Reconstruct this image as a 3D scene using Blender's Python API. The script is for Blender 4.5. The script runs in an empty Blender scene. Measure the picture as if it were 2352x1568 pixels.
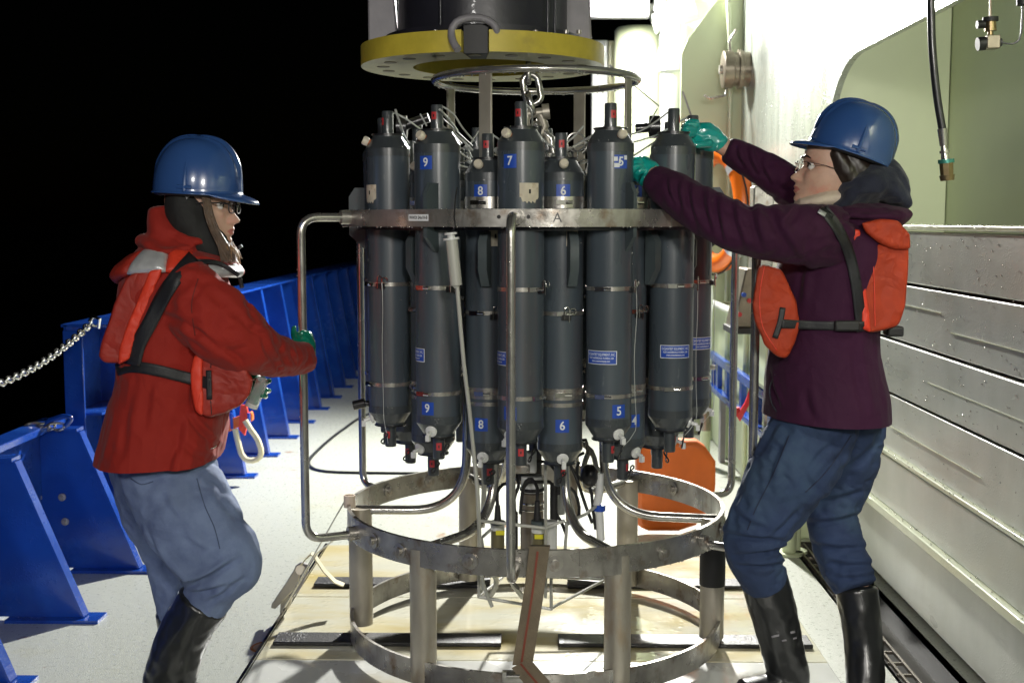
import bpy, math, random
import numpy as np
from mathutils import Vector, Matrix, noise
from mathutils.bvhtree import BVHTree
random.seed(7)
PI = math.pi
R = math.radians
scene = bpy.context.scene
COL = scene.collection

# ------------------------------------------------------------------ camera
CAM = Vector((0, 0, 1.45)); PITCH = R(5.63); YAW = R(0.94); FPX = 2800.0
cd = bpy.data.cameras.new('camera'); cam = bpy.data.objects.new('camera', cd); COL.objects.link(cam)
cam.location = CAM; cam.rotation_euler = (PI / 2 - PITCH, 0, YAW)
cd.sensor_width = 36; cd.lens = 36 * FPX / 2352; cd.clip_end = 2000; cd.clip_start = 0.05
cd.dof.use_dof = True; cd.dof.focus_distance = 3.55; cd.dof.aperture_fstop = 5.6
scene.camera = cam
# ------------------------------------------------------------------ night sky
w = bpy.data.worlds.new('World'); scene.world = w; w.use_nodes = True
nt = w.node_tree; bgn = nt.nodes['Background']
sky = nt.nodes.new('ShaderNodeTexSky'); sky.sky_type = 'NISHITA'; sky.sun_disc = False
sky.sun_elevation = R(4); sky.sun_rotation = R(200)
nt.links.new(sky.outputs[0], bgn.inputs[0]); bgn.inputs[1].default_value = 0.00012
# ------------------------------------------------------------------ deck lamps and an added recess fill
def lamp(name, kind, loc, power, color, size, target=None, spot=None):
    l = bpy.data.lights.new(name, kind); l.energy = power; l.color = color
    if kind == 'AREA': l.shape = 'DISK'; l.size = size
    else: l.shadow_soft_size = size
    if kind == 'SPOT': l.spot_size = R(spot or 150); l.spot_blend = 0.6
    o = bpy.data.objects.new(name, l); COL.objects.link(o); o.location = loc
    if target is not None:
        o.rotation_euler = (Vector(target) - Vector(loc)).to_track_quat('-Z', 'Y').to_euler()
    return o
LAMP = Vector((0.60, 8.6, 2.975))
lamp('flood_light_bulb', 'POINT', LAMP + Vector((0, -0.14, -0.03)), 210, (1.0, 0.985, 0.93), 0.09)
lamp('flood_light_beam', 'SPOT', LAMP + Vector((0, -0.15, -0.03)), 2600, (1.0, 0.985, 0.93), 0.09, (-2.4, 4.2, 0.3), 138).data.spot_blend = 1.0
FILLS = [(Vector((-1.3, -2.6, 2.9)), 84, (1.0, 0.97, 0.92), 0.5), (Vector((0.75, -1.3, 2.35)), 100, (1.0, 0.96, 0.88), 0.5)]
for p_, e_, c_, s_ in FILLS:
    lamp('flood_light_bulb', 'AREA', p_, e_, c_, s_, (p_.x * 0.3, 5.0, 0.9))
lamp('recess_added_fill', 'AREA', Vector((1.70, 1.7, 2.95)), 95, (1.0, 0.98, 0.90), 0.5, (1.95, 4.9, 1.75))  # added fill that evens out the recess, no known lamp there
vs = scene.view_settings
vs.view_transform = 'Standard'; vs.look = 'None'; vs.exposure = 0.0; vs.gamma = 1.0; vs.use_curve_mapping = False
cy = scene.cycles
cy.use_denoising = True; cy.max_bounces = 6; cy.sample_clamp_indirect = 6.0; cy.sample_clamp_direct = 0
cy.caustics_reflective = False; cy.caustics_refractive = False

# ------------------------------------------------------------------ picture point -> place helpers (2352-px wide measurements)
MC = cam.rotation_euler.to_matrix()
def ray(u, v):
    return MC @ Vector(((u - 1176) / FPX, -(v - 784) / FPX, -1))
def P(u, v, Y):
    d = ray(u, v); return CAM + d * (Y / d.y)
def PZ(u, v, z):
    d = ray(u, v); return CAM + d * ((z - CAM.z) / d.z)
def PX(u, v, X):
    d = ray(u, v); return CAM + d * (X / d.x)
def m_of(px, Y): return px * Y / FPX

# ------------------------------------------------------------------ mesh collector
class MB:
    def __init__(s): s.v = []; s.f = []; s.m = []; s.sm = []
    def add(s, verts, faces, mi=0, smooth=True):
        b = len(s.v); s.v += [tuple(x) for x in verts]
        for f in faces:
            s.f.append([i + b for i in f]); s.m.append(mi); s.sm.append(smooth)
        return s
    def box(s, c, d, rot=None, mi=0):
        c = Vector(c); vs_ = []
        for z in (-1, 1):
            for y in (-1, 1):
                for x in (-1, 1):
                    q = Vector((x * d[0] / 2, y * d[1] / 2, z * d[2] / 2))
                    if rot is not None: q = rot @ q
                    vs_.append(c + q)
        return s.add(vs_, [(0, 2, 3, 1), (4, 5, 7, 6), (0, 1, 5, 4), (2, 6, 7, 3), (0, 4, 6, 2), (1, 3, 7, 5)], mi, False)
    def cyl(s, p0, p1, r, r2=None, n=20, mi=0, caps=True, smooth=True):
        p0 = Vector(p0); p1 = Vector(p1); r2 = r if r2 is None else r2
        T = (p1 - p0).normalized(); a = T.orthogonal().normalized(); b = T.cross(a)
        vs_ = [p0 + (a * math.cos(2 * PI * i / n) + b * math.sin(2 * PI * i / n)) * r for i in range(n)]
        vs_ += [p1 + (a * math.cos(2 * PI * i / n) + b * math.sin(2 * PI * i / n)) * r2 for i in range(n)]
        s.add(vs_, [(i, (i + 1) % n, n + (i + 1) % n, n + i) for i in range(n)], mi, smooth)
        if caps:
            b0 = len(s.v) - 2 * n
            s.f.append([b0 + i for i in range(n)][::-1]); s.m.append(mi); s.sm.append(False)
            s.f.append([b0 + n + i for i in range(n)]); s.m.append(mi); s.sm.append(False)
        return s
    def lathe(s, prof, n=32, c=(0, 0, 0), axis=(0, 0, 1), mi=0, smooth=True, flat_at=()):
        c = Vector(c); T = Vector(axis).normalized(); a = T.orthogonal().normalized(); b = T.cross(a)
        vs_ = []
        for (r, h) in prof:
            for i in range(n):
                th = 2 * PI * i / n
                vs_.append(c + T * h + (a * math.cos(th) + b * math.sin(th)) * max(r, 1e-5))
        fs = []
        for k in range(len(prof) - 1):
            for i in range(n):
                fs.append((k * n + i, k * n + (i + 1) % n, (k + 1) * n + (i + 1) % n, (k + 1) * n + i))
        return s.add(vs_, fs, mi, smooth)
    def tube(s, pts, r, n=10, closed=False, mi=0, caps=True):
        pts = [Vector(p) for p in pts]; N = len(pts); fr = []
        up = None
        for i in range(N):
            if closed: T = pts[(i + 1) % N] - pts[i - 1]
            else: T = pts[min(i + 1, N - 1)] - pts[max(i - 1, 0)]
            T.normalize()
            if up is None: up = T.orthogonal().normalized()
            up = (up - T * up.dot(T))
            up = up.normalized() if up.length > 1e-6 else T.orthogonal().normalized()
            fr.append((up.copy(), T.cross(up)))
        vs_ = []
        for i in range(N):
            rr = r[i] if isinstance(r, (list, tuple)) else r
            a, b = fr[i]
            for k in range(n):
                th = 2 * PI * k / n
                vs_.append(pts[i] + (a * math.cos(th) + b * math.sin(th)) * rr)
        fs = []
        for i in range(N if closed else N - 1):
            j = (i + 1) % N
            for k in range(n):
                fs.append((i * n + k, i * n + (k + 1) % n, j * n + (k + 1) % n, j * n + k))
        s.add(vs_, fs, mi, True)
        if caps and not closed:
            b0 = len(s.v) - N * n
            s.f.append([b0 + k for k in range(n)][::-1]); s.m.append(mi); s.sm.append(False)
            s.f.append([b0 + (N - 1) * n + k for k in range(n)]); s.m.append(mi); s.sm.append(False)
        return s
    def prism(s, outline, d, mi=0, smooth=False):      # outline: list of Vector (planar), extruded along d
        n = len(outline); d = Vector(d); o = [Vector(p) for p in outline]
        s.add(o + [p + d for p in o], [list(range(n))[::-1], list(range(n, 2 * n))] + [(i, (i + 1) % n, n + (i + 1) % n, n + i) for i in range(n)], mi, smooth)
        return s
    def band(s, c, r, z0, z1, th, n=72, mi=0, a0=0, a1=2 * PI):    # hoop of flat bar about a vertical axis
        c = Vector(c); full = abs(a1 - a0 - 2 * PI) < 1e-6; N = n if full else n + 1
        vs_ = []
        for i in range(N):
            a = a0 + (a1 - a0) * i / n; d = Vector((math.sin(a), -math.cos(a), 0))
            for (rr, z) in ((r, z0), (r, z1), (r - th, z1), (r - th, z0)):
                vs_.append(Vector((c.x, c.y, z)) + d * rr)
        fs = []
        for i in range(N if full else N - 1):
            j = (i + 1) % N
            for k in range(4):
                fs.append((i * 4 + k, j * 4 + k, j * 4 + (k + 1) % 4, i * 4 + (k + 1) % 4))
        if not full: fs += [(0, 1, 2, 3), tuple((N - 1) * 4 + k for k in (3, 2, 1, 0))]
        return s.add(vs_, fs, mi, True)
    def ball(s, c, r, n=14, m=9, mi=0):
        c = Vector(c); r = r if isinstance(r, (tuple, list)) else (r, r, r); vs_ = []
        for j in range(m + 1):
            t = PI * j / m
            for i in range(n):
                a = 2 * PI * i / n
                vs_.append(c + Vector((r[0] * math.sin(t) * math.cos(a), r[1] * math.sin(t) * math.sin(a), r[2] * math.cos(t))))
        return s.add(vs_, [(j * n + i, (j + 1) * n + i, (j + 1) * n + (i + 1) % n, j * n + (i + 1) % n) for j in range(m) for i in range(n)], mi, True)
    def mesh(s, name, mats, sharp=True):
        me = bpy.data.meshes.new(name); me.from_pydata(s.v, [], s.f); me.update()
        for m in (mats if isinstance(mats, (list, tuple)) else [mats]): me.materials.append(m)
        me.polygons.foreach_set('material_index', s.m); me.polygons.foreach_set('use_smooth', s.sm)
        if sharp and len(me.polygons) < 40000:
            try: me.set_sharp_from_angle(angle=R(42 if sharp is True else sharp))
            except Exception: pass
        return me
    def build(s, name, mats, parent=None, bevel=0, loc=None, sharp=True, label=None):
        o = put(name, s.mesh(name, mats, sharp), parent, loc)
        if bevel:
            b = o.modifiers.new('bevel', 'BEVEL'); b.width = bevel; b.segments = 2; b.limit_method = 'ANGLE'; b.angle_limit = R(40)
            b.harden_normals = False
        if label: o['label'] = label
        return o
def put(name, me, parent=None, loc=None, rot=None):
    o = bpy.data.objects.new(name, me); COL.objects.link(o)
    if parent is not None: o.parent = parent
    if loc is not None: o.location = loc
    if rot is not None: o.rotation_euler = rot
    return o
def thing(name, label, cat, loc=(0, 0, 0), group=None, rz=0):
    o = bpy.data.objects.new(name, None); COL.objects.link(o); o.location = loc; o.rotation_euler = (0, 0, rz)
    o.empty_display_size = 0.1
    return tag(o, label, cat, group)
def tag(o, label, cat, group=None):
    o['label'] = label; o['category'] = cat
    if group: o['group'] = group
    return o
def struct(o): o['kind'] = 'structure'; return o
def arc(c, r, a0, a1, ex, ey, n=8):
    c = Vector(c); ex = Vector(ex); ey = Vector(ey)
    return [c + (ex * math.cos(a0 + (a1 - a0) * i / n) + ey * math.sin(a0 + (a1 - a0) * i / n)) * r for i in range(n + 1)]
def round_path(pts, r, n=7):
    pts = [Vector(p) for p in pts]; out = [pts[0]]
    for i in range(1, len(pts) - 1):
        a = (pts[i - 1] - pts[i]); b = (pts[i + 1] - pts[i]); la, lb = a.length, b.length
        a.normalize(); b.normalize(); ang = a.angle(b); t = min(r / max(math.tan(ang / 2), 1e-3), la * 0.49, lb * 0.49)
        p0 = pts[i] + a * t; p1 = pts[i] + b * t
        for k in range(n + 1):
            q = k / n; out.append(p0 * (1 - q) ** 2 + pts[i] * 2 * q * (1 - q) + p1 * q * q)
    out.append(pts[-1]); return out
def catmull(st, step=0.012):
    st = [np.array(x, float) for x in st]; out = []
    for i in range(len(st) - 1):
        p0 = st[max(i - 1, 0)]; p1 = st[i]; p2 = st[i + 1]; p3 = st[min(i + 2, len(st) - 1)]
        n = max(2, int(np.linalg.norm((p2 - p1)[:3]) / step))
        for k in range(n):
            t = k / n
            out.append(0.5 * ((2 * p1) + (-p0 + p2) * t + (2 * p0 - 5 * p1 + 4 * p2 - p3) * t * t + (-p0 + 3 * p1 - 3 * p2 + p3) * t ** 3))
    out.append(st[-1]); return out
def smooth_path(pts, step=0.02): return [Vector(p[:3]) for p in catmull([tuple(p) for p in pts], step)]

# ------------------------------------------------------------------ materials
def mat(name, col, rough=0.5, metal=0.0, var=0.0, vscale=6.0, bump=0.0, bscale=60.0, coat=0.0, spec=0.5, emit=None, estr=0,
        col2=None, c2scale=3.0, c2lo=0.55, c2hi=0.7, rvar=0.0, stretch=None, wet=0.0, alpha=1.0, trans=0.0, sheen=0.0, wetscale=110.0, coatr=0.06, streak=None, sss=0.0, wr=0.0, wrs=9.0, wrst=(1, 1, 1)):
    m = bpy.data.materials.new(name); m.use_nodes = True; n = m.node_tree; N = n.nodes; L = n.links
    b = N['Principled BSDF']
    col = tuple(col) + (1,) if len(col) == 3 else col
    b.inputs['Base Color'].default_value = col; b.inputs['Roughness'].default_value = rough
    b.inputs['Metallic'].default_value = metal; b.inputs['Specular IOR Level'].default_value = spec
    b.inputs['Coat Weight'].default_value = coat; b.inputs['Coat Roughness'].default_value = coatr
    if sheen: b.inputs['Sheen Weight'].default_value = sheen
    if trans: b.inputs['Transmission Weight'].default_value = trans
    if sss:
        b.inputs['Subsurface Weight'].default_value = sss; b.inputs['Subsurface Radius'].default_value = (0.008, 0.004, 0.002)
    if emit: b.inputs['Emission Color'].default_value = tuple(emit) + (1,); b.inputs['Emission Strength'].default_value = estr
    tc = N.new('ShaderNodeTexCoord'); src = tc.outputs['Object']
    if stretch:
        mp = N.new('ShaderNodeMapping'); mp.inputs['Scale'].default_value = stretch; L.new(src, mp.inputs[0]); src = mp.outputs[0]
    cur = None
    def nz(scale, detail=4, rr=0.55, s=None):
        t = N.new('ShaderNodeTexNoise'); t.inputs['Scale'].default_value = scale; t.inputs['Detail'].default_value = detail
        t.inputs['Roughness'].default_value = rr; L.new(s or src, t.inputs['Vector']); return t
    def ramp(sock, lo, hi, a=0.0, bb=1.0):
        r_ = N.new('ShaderNodeMapRange'); r_.inputs['From Min'].default_value = lo; r_.inputs['From Max'].default_value = hi
        r_.inputs['To Min'].default_value = a; r_.inputs['To Max'].default_value = bb; L.new(sock, r_.inputs['Value']); return r_.outputs[0]
    def mix(f, a, bcol):
        x = N.new('ShaderNodeMix'); x.data_type = 'RGBA'; L.new(f, x.inputs[0])
        if isinstance(a, tuple): x.inputs[6].default_value = a
        else: L.new(a, x.inputs[6])
        x.inputs[7].default_value = tuple(bcol) + (1,) if len(bcol) == 3 else bcol
        return x.outputs[2]
    if var:
        t = nz(vscale); f = ramp(t.outputs['Fac'], 0.3, 0.7)
        dark = tuple(c * (1 - var) for c in col[:3]); lite = tuple(min(1, c * (1 + var * 0.6)) for c in col[:3])
        cur = mix(f, dark + (1,), lite)
    if col2:
        t = nz(c2scale, 6, 0.6); f = ramp(t.outputs['Fac'], c2lo, c2hi); cur = mix(f, cur or col, col2)
    if streak:
        mp2 = N.new('ShaderNodeMapping'); mp2.inputs['Scale'].default_value = streak[1]; L.new(tc.outputs['Object'], mp2.inputs[0])
        t = nz(streak[2], 5, 0.6, mp2.outputs[0]); f = ramp(t.outputs['Fac'], streak[3], streak[4]); cur = mix(f, cur or col, streak[0])
    if cur is not None: L.new(cur, b.inputs['Base Color'])
    if rvar:
        t = nz(vscale * 0.7 + 2, 4); L.new(ramp(t.outputs['Fac'], 0.3, 0.7, max(0.03, rough - rvar), min(1, rough + rvar)), b.inputs['Roughness'])
    last = None
    if bump:
        t = nz(bscale, 3); bn = N.new('ShaderNodeBump'); bn.inputs['Strength'].default_value = min(1, bump); bn.inputs['Distance'].default_value = 0.002
        L.new(t.outputs['Fac'], bn.inputs['Height']); last = bn
    if wr:
        mp3 = N.new('ShaderNodeMapping'); mp3.inputs['Scale'].default_value = wrst; L.new(tc.outputs['Object'], mp3.inputs[0])
        t = nz(wrs, 3, 0.5, mp3.outputs[0]); t.inputs['Distortion'].default_value = 0.5
        pp = N.new('ShaderNodeMath'); pp.operation = 'PINGPONG'; pp.inputs[1].default_value = 0.10; L.new(t.outputs['Fac'], pp.inputs[0])
        bn3 = N.new('ShaderNodeBump'); bn3.inputs['Strength'].default_value = 1.0; bn3.inputs['Distance'].default_value = wr
        L.new(pp.outputs[0], bn3.inputs['Height'])
        if last: L.new(last.outputs[0], bn3.inputs['Normal'])
        last = bn3
    if wet:                      # beads of water
        vo = N.new('ShaderNodeTexVoronoi'); vo.inputs['Scale'].default_value = wetscale; L.new(tc.outputs['Object'], vo.inputs['Vector'])
        dome = ramp(vo.outputs['Distance'], 0.0, 0.42, 1.0, 0.0)
        t2 = nz(9, 2, 0.5, tc.outputs['Object']); msk = ramp(t2.outputs['Fac'], 0.48, 0.56)
        mm = N.new('ShaderNodeMath'); mm.operation = 'MULTIPLY'; L.new(dome, mm.inputs[0]); L.new(msk, mm.inputs[1])
        bn2 = N.new('ShaderNodeBump'); bn2.inputs['Strength'].default_value = wet; bn2.inputs['Distance'].default_value = 0.003
        L.new(mm.outputs[0], bn2.inputs['Height'])
        if last: L.new(last.outputs[0], bn2.inputs['Normal'])
        last = bn2
    if last:
        L.new(last.outputs[0], b.inputs['Normal'])
        if coat: L.new(last.outputs[0], b.inputs['Coat Normal'])
    if alpha < 1: b.inputs['Alpha'].default_value = alpha
    return m
M = {}
M['deck'] = mat('deck_paint', (0.47, 0.49, 0.43), 0.36, var=0.08, vscale=75, bump=0.7, bscale=210, rvar=0.15, coat=0.6, coatr=0.12,
                col2=(0.44, 0.42, 0.27), c2scale=1.6, c2lo=0.60, c2hi=0.78, streak=((0.30, 0.13, 0.03), (1, 1, 1), 5.5, 0.66, 0.74))
M['board'] = mat('stained_board', (0.76, 0.75, 0.62), 0.16, var=0.08, vscale=3, bump=0.3, bscale=9, coat=1.0, rvar=0.12, coatr=0.05, wet=.3, wetscale=30,
                 streak=((0.68, 0.56, 0.25), (0.7, 1.8, 1), 2.2, 0.40, 0.70))
M['board_w'] = mat('pale_board', (0.66, 0.67, 0.64), 0.25, var=0.1, vscale=3, bump=0.3, bscale=9, coat=0.9, rvar=0.15, coatr=0.06, streak=((0.55, 0.46, 0.24), (1, 1.2, 1), 1.6, 0.56, 0.75))
M['rubber'] = mat('black_rubber', (0.012, 0.012, 0.014), 0.45, bump=0.8, bscale=120, var=0.3, coat=0.2, wet=0.6)
M['steel'] = mat('stainless', (0.40, 0.385, 0.355), 0.32, 0.75, var=0.28, vscale=14, bump=0.25, bscale=45, rvar=0.14,
                 col2=(0.19, 0.12, 0.07), c2scale=16, c2lo=0.54, c2hi=0.74, streak=((0.20, 0.19, 0.17), (1, 1, 0.3), 18, 0.55, 0.75))
M['steel_tube'] = mat('polished_tube', (0.48, 0.47, 0.44), 0.22, 0.85, var=0.15, vscale=20, bump=0.1, bscale=60, rvar=0.08)
M['zinc'] = mat('zinc_pipe', (0.40, 0.37, 0.31), 0.4, 0.55, var=0.3, vscale=9, bump=0.3, bscale=50, rvar=0.12, stretch=(1, 1, 0.35),
                streak=((0.30, 0.20, 0.10), (1, 1, 0.4), 7, 0.58, 0.75))
M['bright'] = mat('bright_metal', (0.72, 0.71, 0.68), 0.16, 1.0, var=0.1, vscale=30)
M['hose_clamp'] = mat('clamp_band', (0.55, 0.53, 0.49), 0.26, 0.85, var=0.2, vscale=40, col2=(0.35, 0.12, 0.07), c2scale=12, c2lo=0.6, c2hi=0.68)
M['pvc'] = mat('grey_plastic', (0.062, 0.079, 0.096), 0.33, var=0.22, vscale=5, bump=0.12, bscale=35, rvar=0.1, stretch=(1, 1, 0.25), coat=0.25, coatr=0.15,
               streak=((0.095, 0.070, 0.074), (1, 1, 0.12), 13, 0.55, 0.8), col2=(0.13, 0.15, 0.16), c2scale=34, c2lo=0.66, c2hi=0.74)
M['pvc2'] = mat('grey_plastic_cap', (0.048, 0.056, 0.062), 0.3, var=0.2, vscale=12, coat=0.3, wet=0.3, bump=0.1)
M['pvc_edge'] = mat('plastic_plate', (0.055, 0.072, 0.078), 0.5, var=0.15, vscale=9, bump=0.15)
M['blk'] = mat('black_plastic', (0.014, 0.014, 0.016), 0.3, var=0.2, coat=0.2)
M['lbl_blue'] = mat('blue_sticker', (0.018, 0.072, 0.42), 0.35, var=0.1, vscale=40)
M['lbl_white'] = mat('white_print', (0.72, 0.74, 0.76), 0.5)
M['lbl_text'] = mat('pale_print', (0.62, 0.68, 0.78), 0.5)
M['paper'] = mat('old_paper', (0.62, 0.56, 0.44), 0.7, var=0.15, vscale=30, col2=(0.40, 0.30, 0.2), c2scale=40, c2lo=0.6, c2hi=0.75)
M['tagred'] = mat('red_tag', (0.50, 0.035, 0.04), 0.45)
M['knob'] = mat('cream_knob', (0.66, 0.60, 0.48), 0.35, coat=0.3)
M['knobr'] = mat('orange_seal', (0.45, 0.12, 0.03), 0.5)
M['white'] = mat('white_plastic', (0.70, 0.71, 0.70), 0.3, var=0.06, coat=0.4)
M['blue'] = mat('blue_paint', (0.008, 0.050, 0.31), 0.22, var=0.18, vscale=4, bump=0.2, bscale=25, coat=0.5, rvar=0.08, coatr=0.1, wet=0.25, streak=((0.10, 0.045, 0.03), (1, 1, 0.22), 7, 0.66, 0.74), col2=(0.014, 0.075, 0.38), c2scale=5, c2lo=0.5, c2hi=0.7)
M['green'] = mat('pale_green_paint', (0.56, 0.62, 0.41), 0.42, var=0.06, vscale=1.6, bump=0.18, bscale=9, coat=0.15, coatr=0.25)
M['greenwet'] = mat('wet_wall_paint', (0.33, 0.36, 0.31), 0.34, var=0.10, vscale=3, bump=0.35, bscale=26, coat=0.5, coatr=0.16, stretch=(1, 1, 0.22), rvar=0.15, wet=0.8, wetscale=60,
                     streak=((0.21, 0.235, 0.21), (1, 6, 0.25), 5, 0.42, 0.72))
M['plank'] = mat('wet_plank', (0.41, 0.43, 0.38), 0.36, 0.15, var=0.08, vscale=2.4, bump=0.2, bscale=90, coat=0.45, coatr=0.2, wet=0.22, wetscale=120, rvar=0.12, stretch=(1, 0.35, 1),
                 streak=((0.50, 0.52, 0.47), (3, 1.5, 0.8), 2, 0.45, 0.72), col2=(0.10, 0.09, 0.06), c2scale=14, c2lo=0.76, c2hi=0.80)
M['ledge'] = mat('ledge_paint', (0.56, 0.60, 0.42), 0.28, var=0.1, vscale=10, coat=0.6, wet=0.7, bump=0.3)
M['kick'] = mat('shade_darkened_kick', (0.17, 0.19, 0.13), 0.35, var=0.15, coat=0.3)  # green darkened in the base colour for the shadow under the planks
M['gutter'] = mat('gutter', (0.025, 0.024, 0.018), 0.4, var=0.3, coat=0.4)  # near-black base colour carries the shade inside the sunk channel
M['grate'] = mat('grate_bar', (0.17, 0.15, 0.12), 0.4, 0.6, var=0.3)
M['yellow'] = mat('yellow_foam', (0.52, 0.42, 0.045), 0.5, var=0.2, vscale=9, bump=0.35, bscale=40, col2=(0.35, 0.28, 0.05), c2scale=7, c2lo=0.62, c2hi=0.8)
M['yellow_pale'] = mat('pale_yellow', (0.62, 0.60, 0.36), 0.35, var=0.15, vscale=12, bump=0.35, bscale=60, coat=0.4, wet=0.5)  # paler yellow than the collar sides, set on its underside
M['darkmetal'] = mat('dark_housing', (0.018, 0.018, 0.026), 0.38, var=0.3, vscale=6, bump=0.2, coat=0.2)
M['greyplate'] = mat('grey_plate', (0.24, 0.23, 0.25), 0.5, var=0.2, vscale=7, bump=0.4, bscale=60)
M['black'] = mat('black_matte', (0.012, 0.012, 0.013), 0.55)
M['hose'] = mat('black_hose', (0.014, 0.015, 0.018), 0.35, var=0.2, coat=0.25)
M['brass'] = mat('brass', (0.28, 0.21, 0.11), 0.3, 0.9, var=0.2, vscale=40)
M['copper_green'] = mat('green_coupling', (0.05, 0.22, 0.18), 0.35, 0.4)
M['orange'] = mat('orange_fabric', (0.70, 0.14, 0.015), 0.5, var=0.12, vscale=8, bump=0.3, bscale=30, coat=0.1)
M['buoy'] = mat('lifebuoy_orange', (0.80, 0.16, 0.012), 0.32, var=0.05, coat=0.3)
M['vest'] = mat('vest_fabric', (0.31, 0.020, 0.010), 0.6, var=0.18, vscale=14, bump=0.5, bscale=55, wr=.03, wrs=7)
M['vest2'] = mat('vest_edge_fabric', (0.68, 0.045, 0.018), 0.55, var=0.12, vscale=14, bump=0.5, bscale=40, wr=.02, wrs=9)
M['vest3'] = mat('orange_vest_fabric', (0.38, 0.040, 0.012), 0.65, spec=0.3, var=0.2, vscale=12, bump=0.5, bscale=45, wr=.035, wrs=7)
M['silver'] = mat('reflective_tape', (0.55, 0.56, 0.58), 0.28, 0.35, var=0.15, vscale=30, bump=0.5, bscale=40)
M['strap'] = mat('black_webbing', (0.014, 0.015, 0.018), 0.5, bump=0.6, bscale=260, var=0.2)
M['redcloth'] = mat('red_jacket_cloth', (0.27, 0.016, 0.010), 0.78, spec=0.25, var=0.12, vscale=5, bump=0.4, bscale=210, sheen=0.06, wr=.04, wrs=4.5, wrst=(1, 1, .6))
M['purple'] = mat('purple_jacket_cloth', (0.036, 0.0052, 0.027), 0.8, spec=0.25, var=0.12, vscale=6, bump=0.35, bscale=180, sheen=0.04, wr=.018, wrs=5, wrst=(1.3, .5, .9))
M['navy'] = mat('navy_fleece', (0.010, 0.013, 0.030), 0.85, bump=0.8, bscale=160, var=0.3, vscale=30, sheen=0.15)
M['denim'] = mat('light_denim', (0.165, 0.22, 0.37), 0.85, var=0.22, vscale=6, bump=0.7, bscale=320, col2=(0.095, 0.13, 0.25), c2scale=11, c2lo=0.42, c2hi=0.72, wr=.02, wrs=3.2, wrst=(1, 1, 1.2))
M['denim2'] = mat('dark_denim', (0.022, 0.042, 0.105), 0.85, var=0.25, vscale=6, bump=0.7, bscale=320, col2=(0.045, 0.085, 0.14), c2scale=4, c2lo=0.5, c2hi=0.75, wr=.015, wrs=3.6, wrst=(.8, .8, 1.5))
M['boot'] = mat('boot_rubber', (0.014, 0.015, 0.016), 0.30, var=0.25, vscale=6, bump=0.2, bscale=25, coat=0.25, coatr=0.2)
M['hat'] = mat('blue_hard_hat', (0.028, 0.078, 0.24), 0.24, var=0.05, coat=0.6, coatr=0.08, bump=0.05, bscale=20)
M['skin'] = mat('skin', (0.56, 0.35, 0.26), 0.5, var=0.12, vscale=30, bump=0.35, bscale=300, sss=0.12, col2=(0.56, 0.25, 0.19), c2scale=22, c2lo=0.5, c2hi=0.7)
M['lip'] = mat('lip', (0.42, 0.15, 0.12), 0.4)
M['hair_d'] = mat('dark_hair', (0.020, 0.013, 0.010), 0.4)
M['hair_l'] = mat('light_brown_hair', (0.26, 0.14, 0.055), 0.4)
M['seam'] = mat('seam_thread', (0.055, 0.08, 0.15), 0.8)
M['seam_d'] = mat('dark_seam_thread', (0.014, 0.02, 0.05), 0.8)
M['seam_r'] = mat('red_seam_thread', (0.10, 0.010, 0.008), 0.8)
M['hair_m'] = mat('brown_hair', (0.022, 0.014, 0.010), 0.4)
M['hair_side'] = mat('long_brown_hair', (0.085, 0.045, 0.022), 0.35, var=0.4, vscale=60)
M['hood'] = mat('black_hood', (0.010, 0.010, 0.010), 0.8, bump=0.5, bscale=150)
M['eye'] = mat('eye_white', (0.7, 0.68, 0.65), 0.15, coat=0.5)
M['iris'] = mat('iris', (0.03, 0.02, 0.012), 0.1, coat=0.6)
M['glove'] = mat('teal_glove', (0.008, 0.34, 0.30), 0.28, var=0.12, vscale=20, bump=0.35, bscale=60, coat=0.7, coatr=0.07, wet=0.5)
M['glove2'] = mat('green_glove', (0.005, 0.19, 0.12), 0.2, var=0.12, vscale=20, bump=0.4, bscale=60, coat=0.8, coatr=0.05, wet=0.6)
M['cream'] = mat('cream_cloth', (0.62, 0.52, 0.42), 0.8, bump=0.4, bscale=120)
M['rope'] = mat('cream_rope', (0.60, 0.54, 0.36), 0.75, bump=0.8, bscale=80, var=0.2)
M['lens'] = mat('lens_glass', (0.9, 0.95, 0.95), 0.03, trans=0.95, alpha=0.25)
M['clear'] = mat('clear_plastic', (0.8, 0.85, 0.85), 0.08, alpha=0.32, coat=1.0)
M['glow'] = mat('lamp_glow', (1, 1, 1), 0.5, emit=(1, 0.98, 0.94), estr=60)
M['glow2'] = mat('lamp_glow_warm', (1, 1, 1), 0.5, emit=(1, 0.95, 0.85), estr=12)
M['whitepaint'] = mat('white_paint', (0.76, 0.78, 0.74), 0.3, var=0.05, coat=0.5, wet=0.5)
M['olive'] = mat('olive_housing', (0.16, 0.14, 0.07), 0.35, 0.2, var=0.2, coat=0.3)
M['titan'] = mat('titanium_housing', (0.28, 0.24, 0.19), 0.3, 0.7, var=0.2, vscale=20)
M['yel'] = mat('yellow_sticker', (0.75, 0.68, 0.03), 0.4)
M['sylk'] = mat('grey_tubing', (0.42, 0.42, 0.38), 0.35, coat=0.3)
M['webbing'] = mat('worn_webbing', (0.17, 0.135, 0.09), 0.7, bump=0.6, bscale=150, var=0.25, vscale=12)
M['webred'] = mat('red_thread', (0.22, 0.05, 0.03), 0.7)
M['redstrap'] = mat('red_strap', (0.60, 0.02, 0.04), 0.4, coat=0.3)
M['sea'] = mat('sea_water', (0.002, 0.004, 0.006), 0.25, bump=0.6, bscale=0.6)
M['rustring'] = mat('rust_ring', (0.30, 0.11, 0.02), 0.5, var=0.3, vscale=40)
M['rustdisc'] = mat('worn_plug', (0.42, 0.30, 0.2), 0.4, var=0.2, vscale=30)
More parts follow.
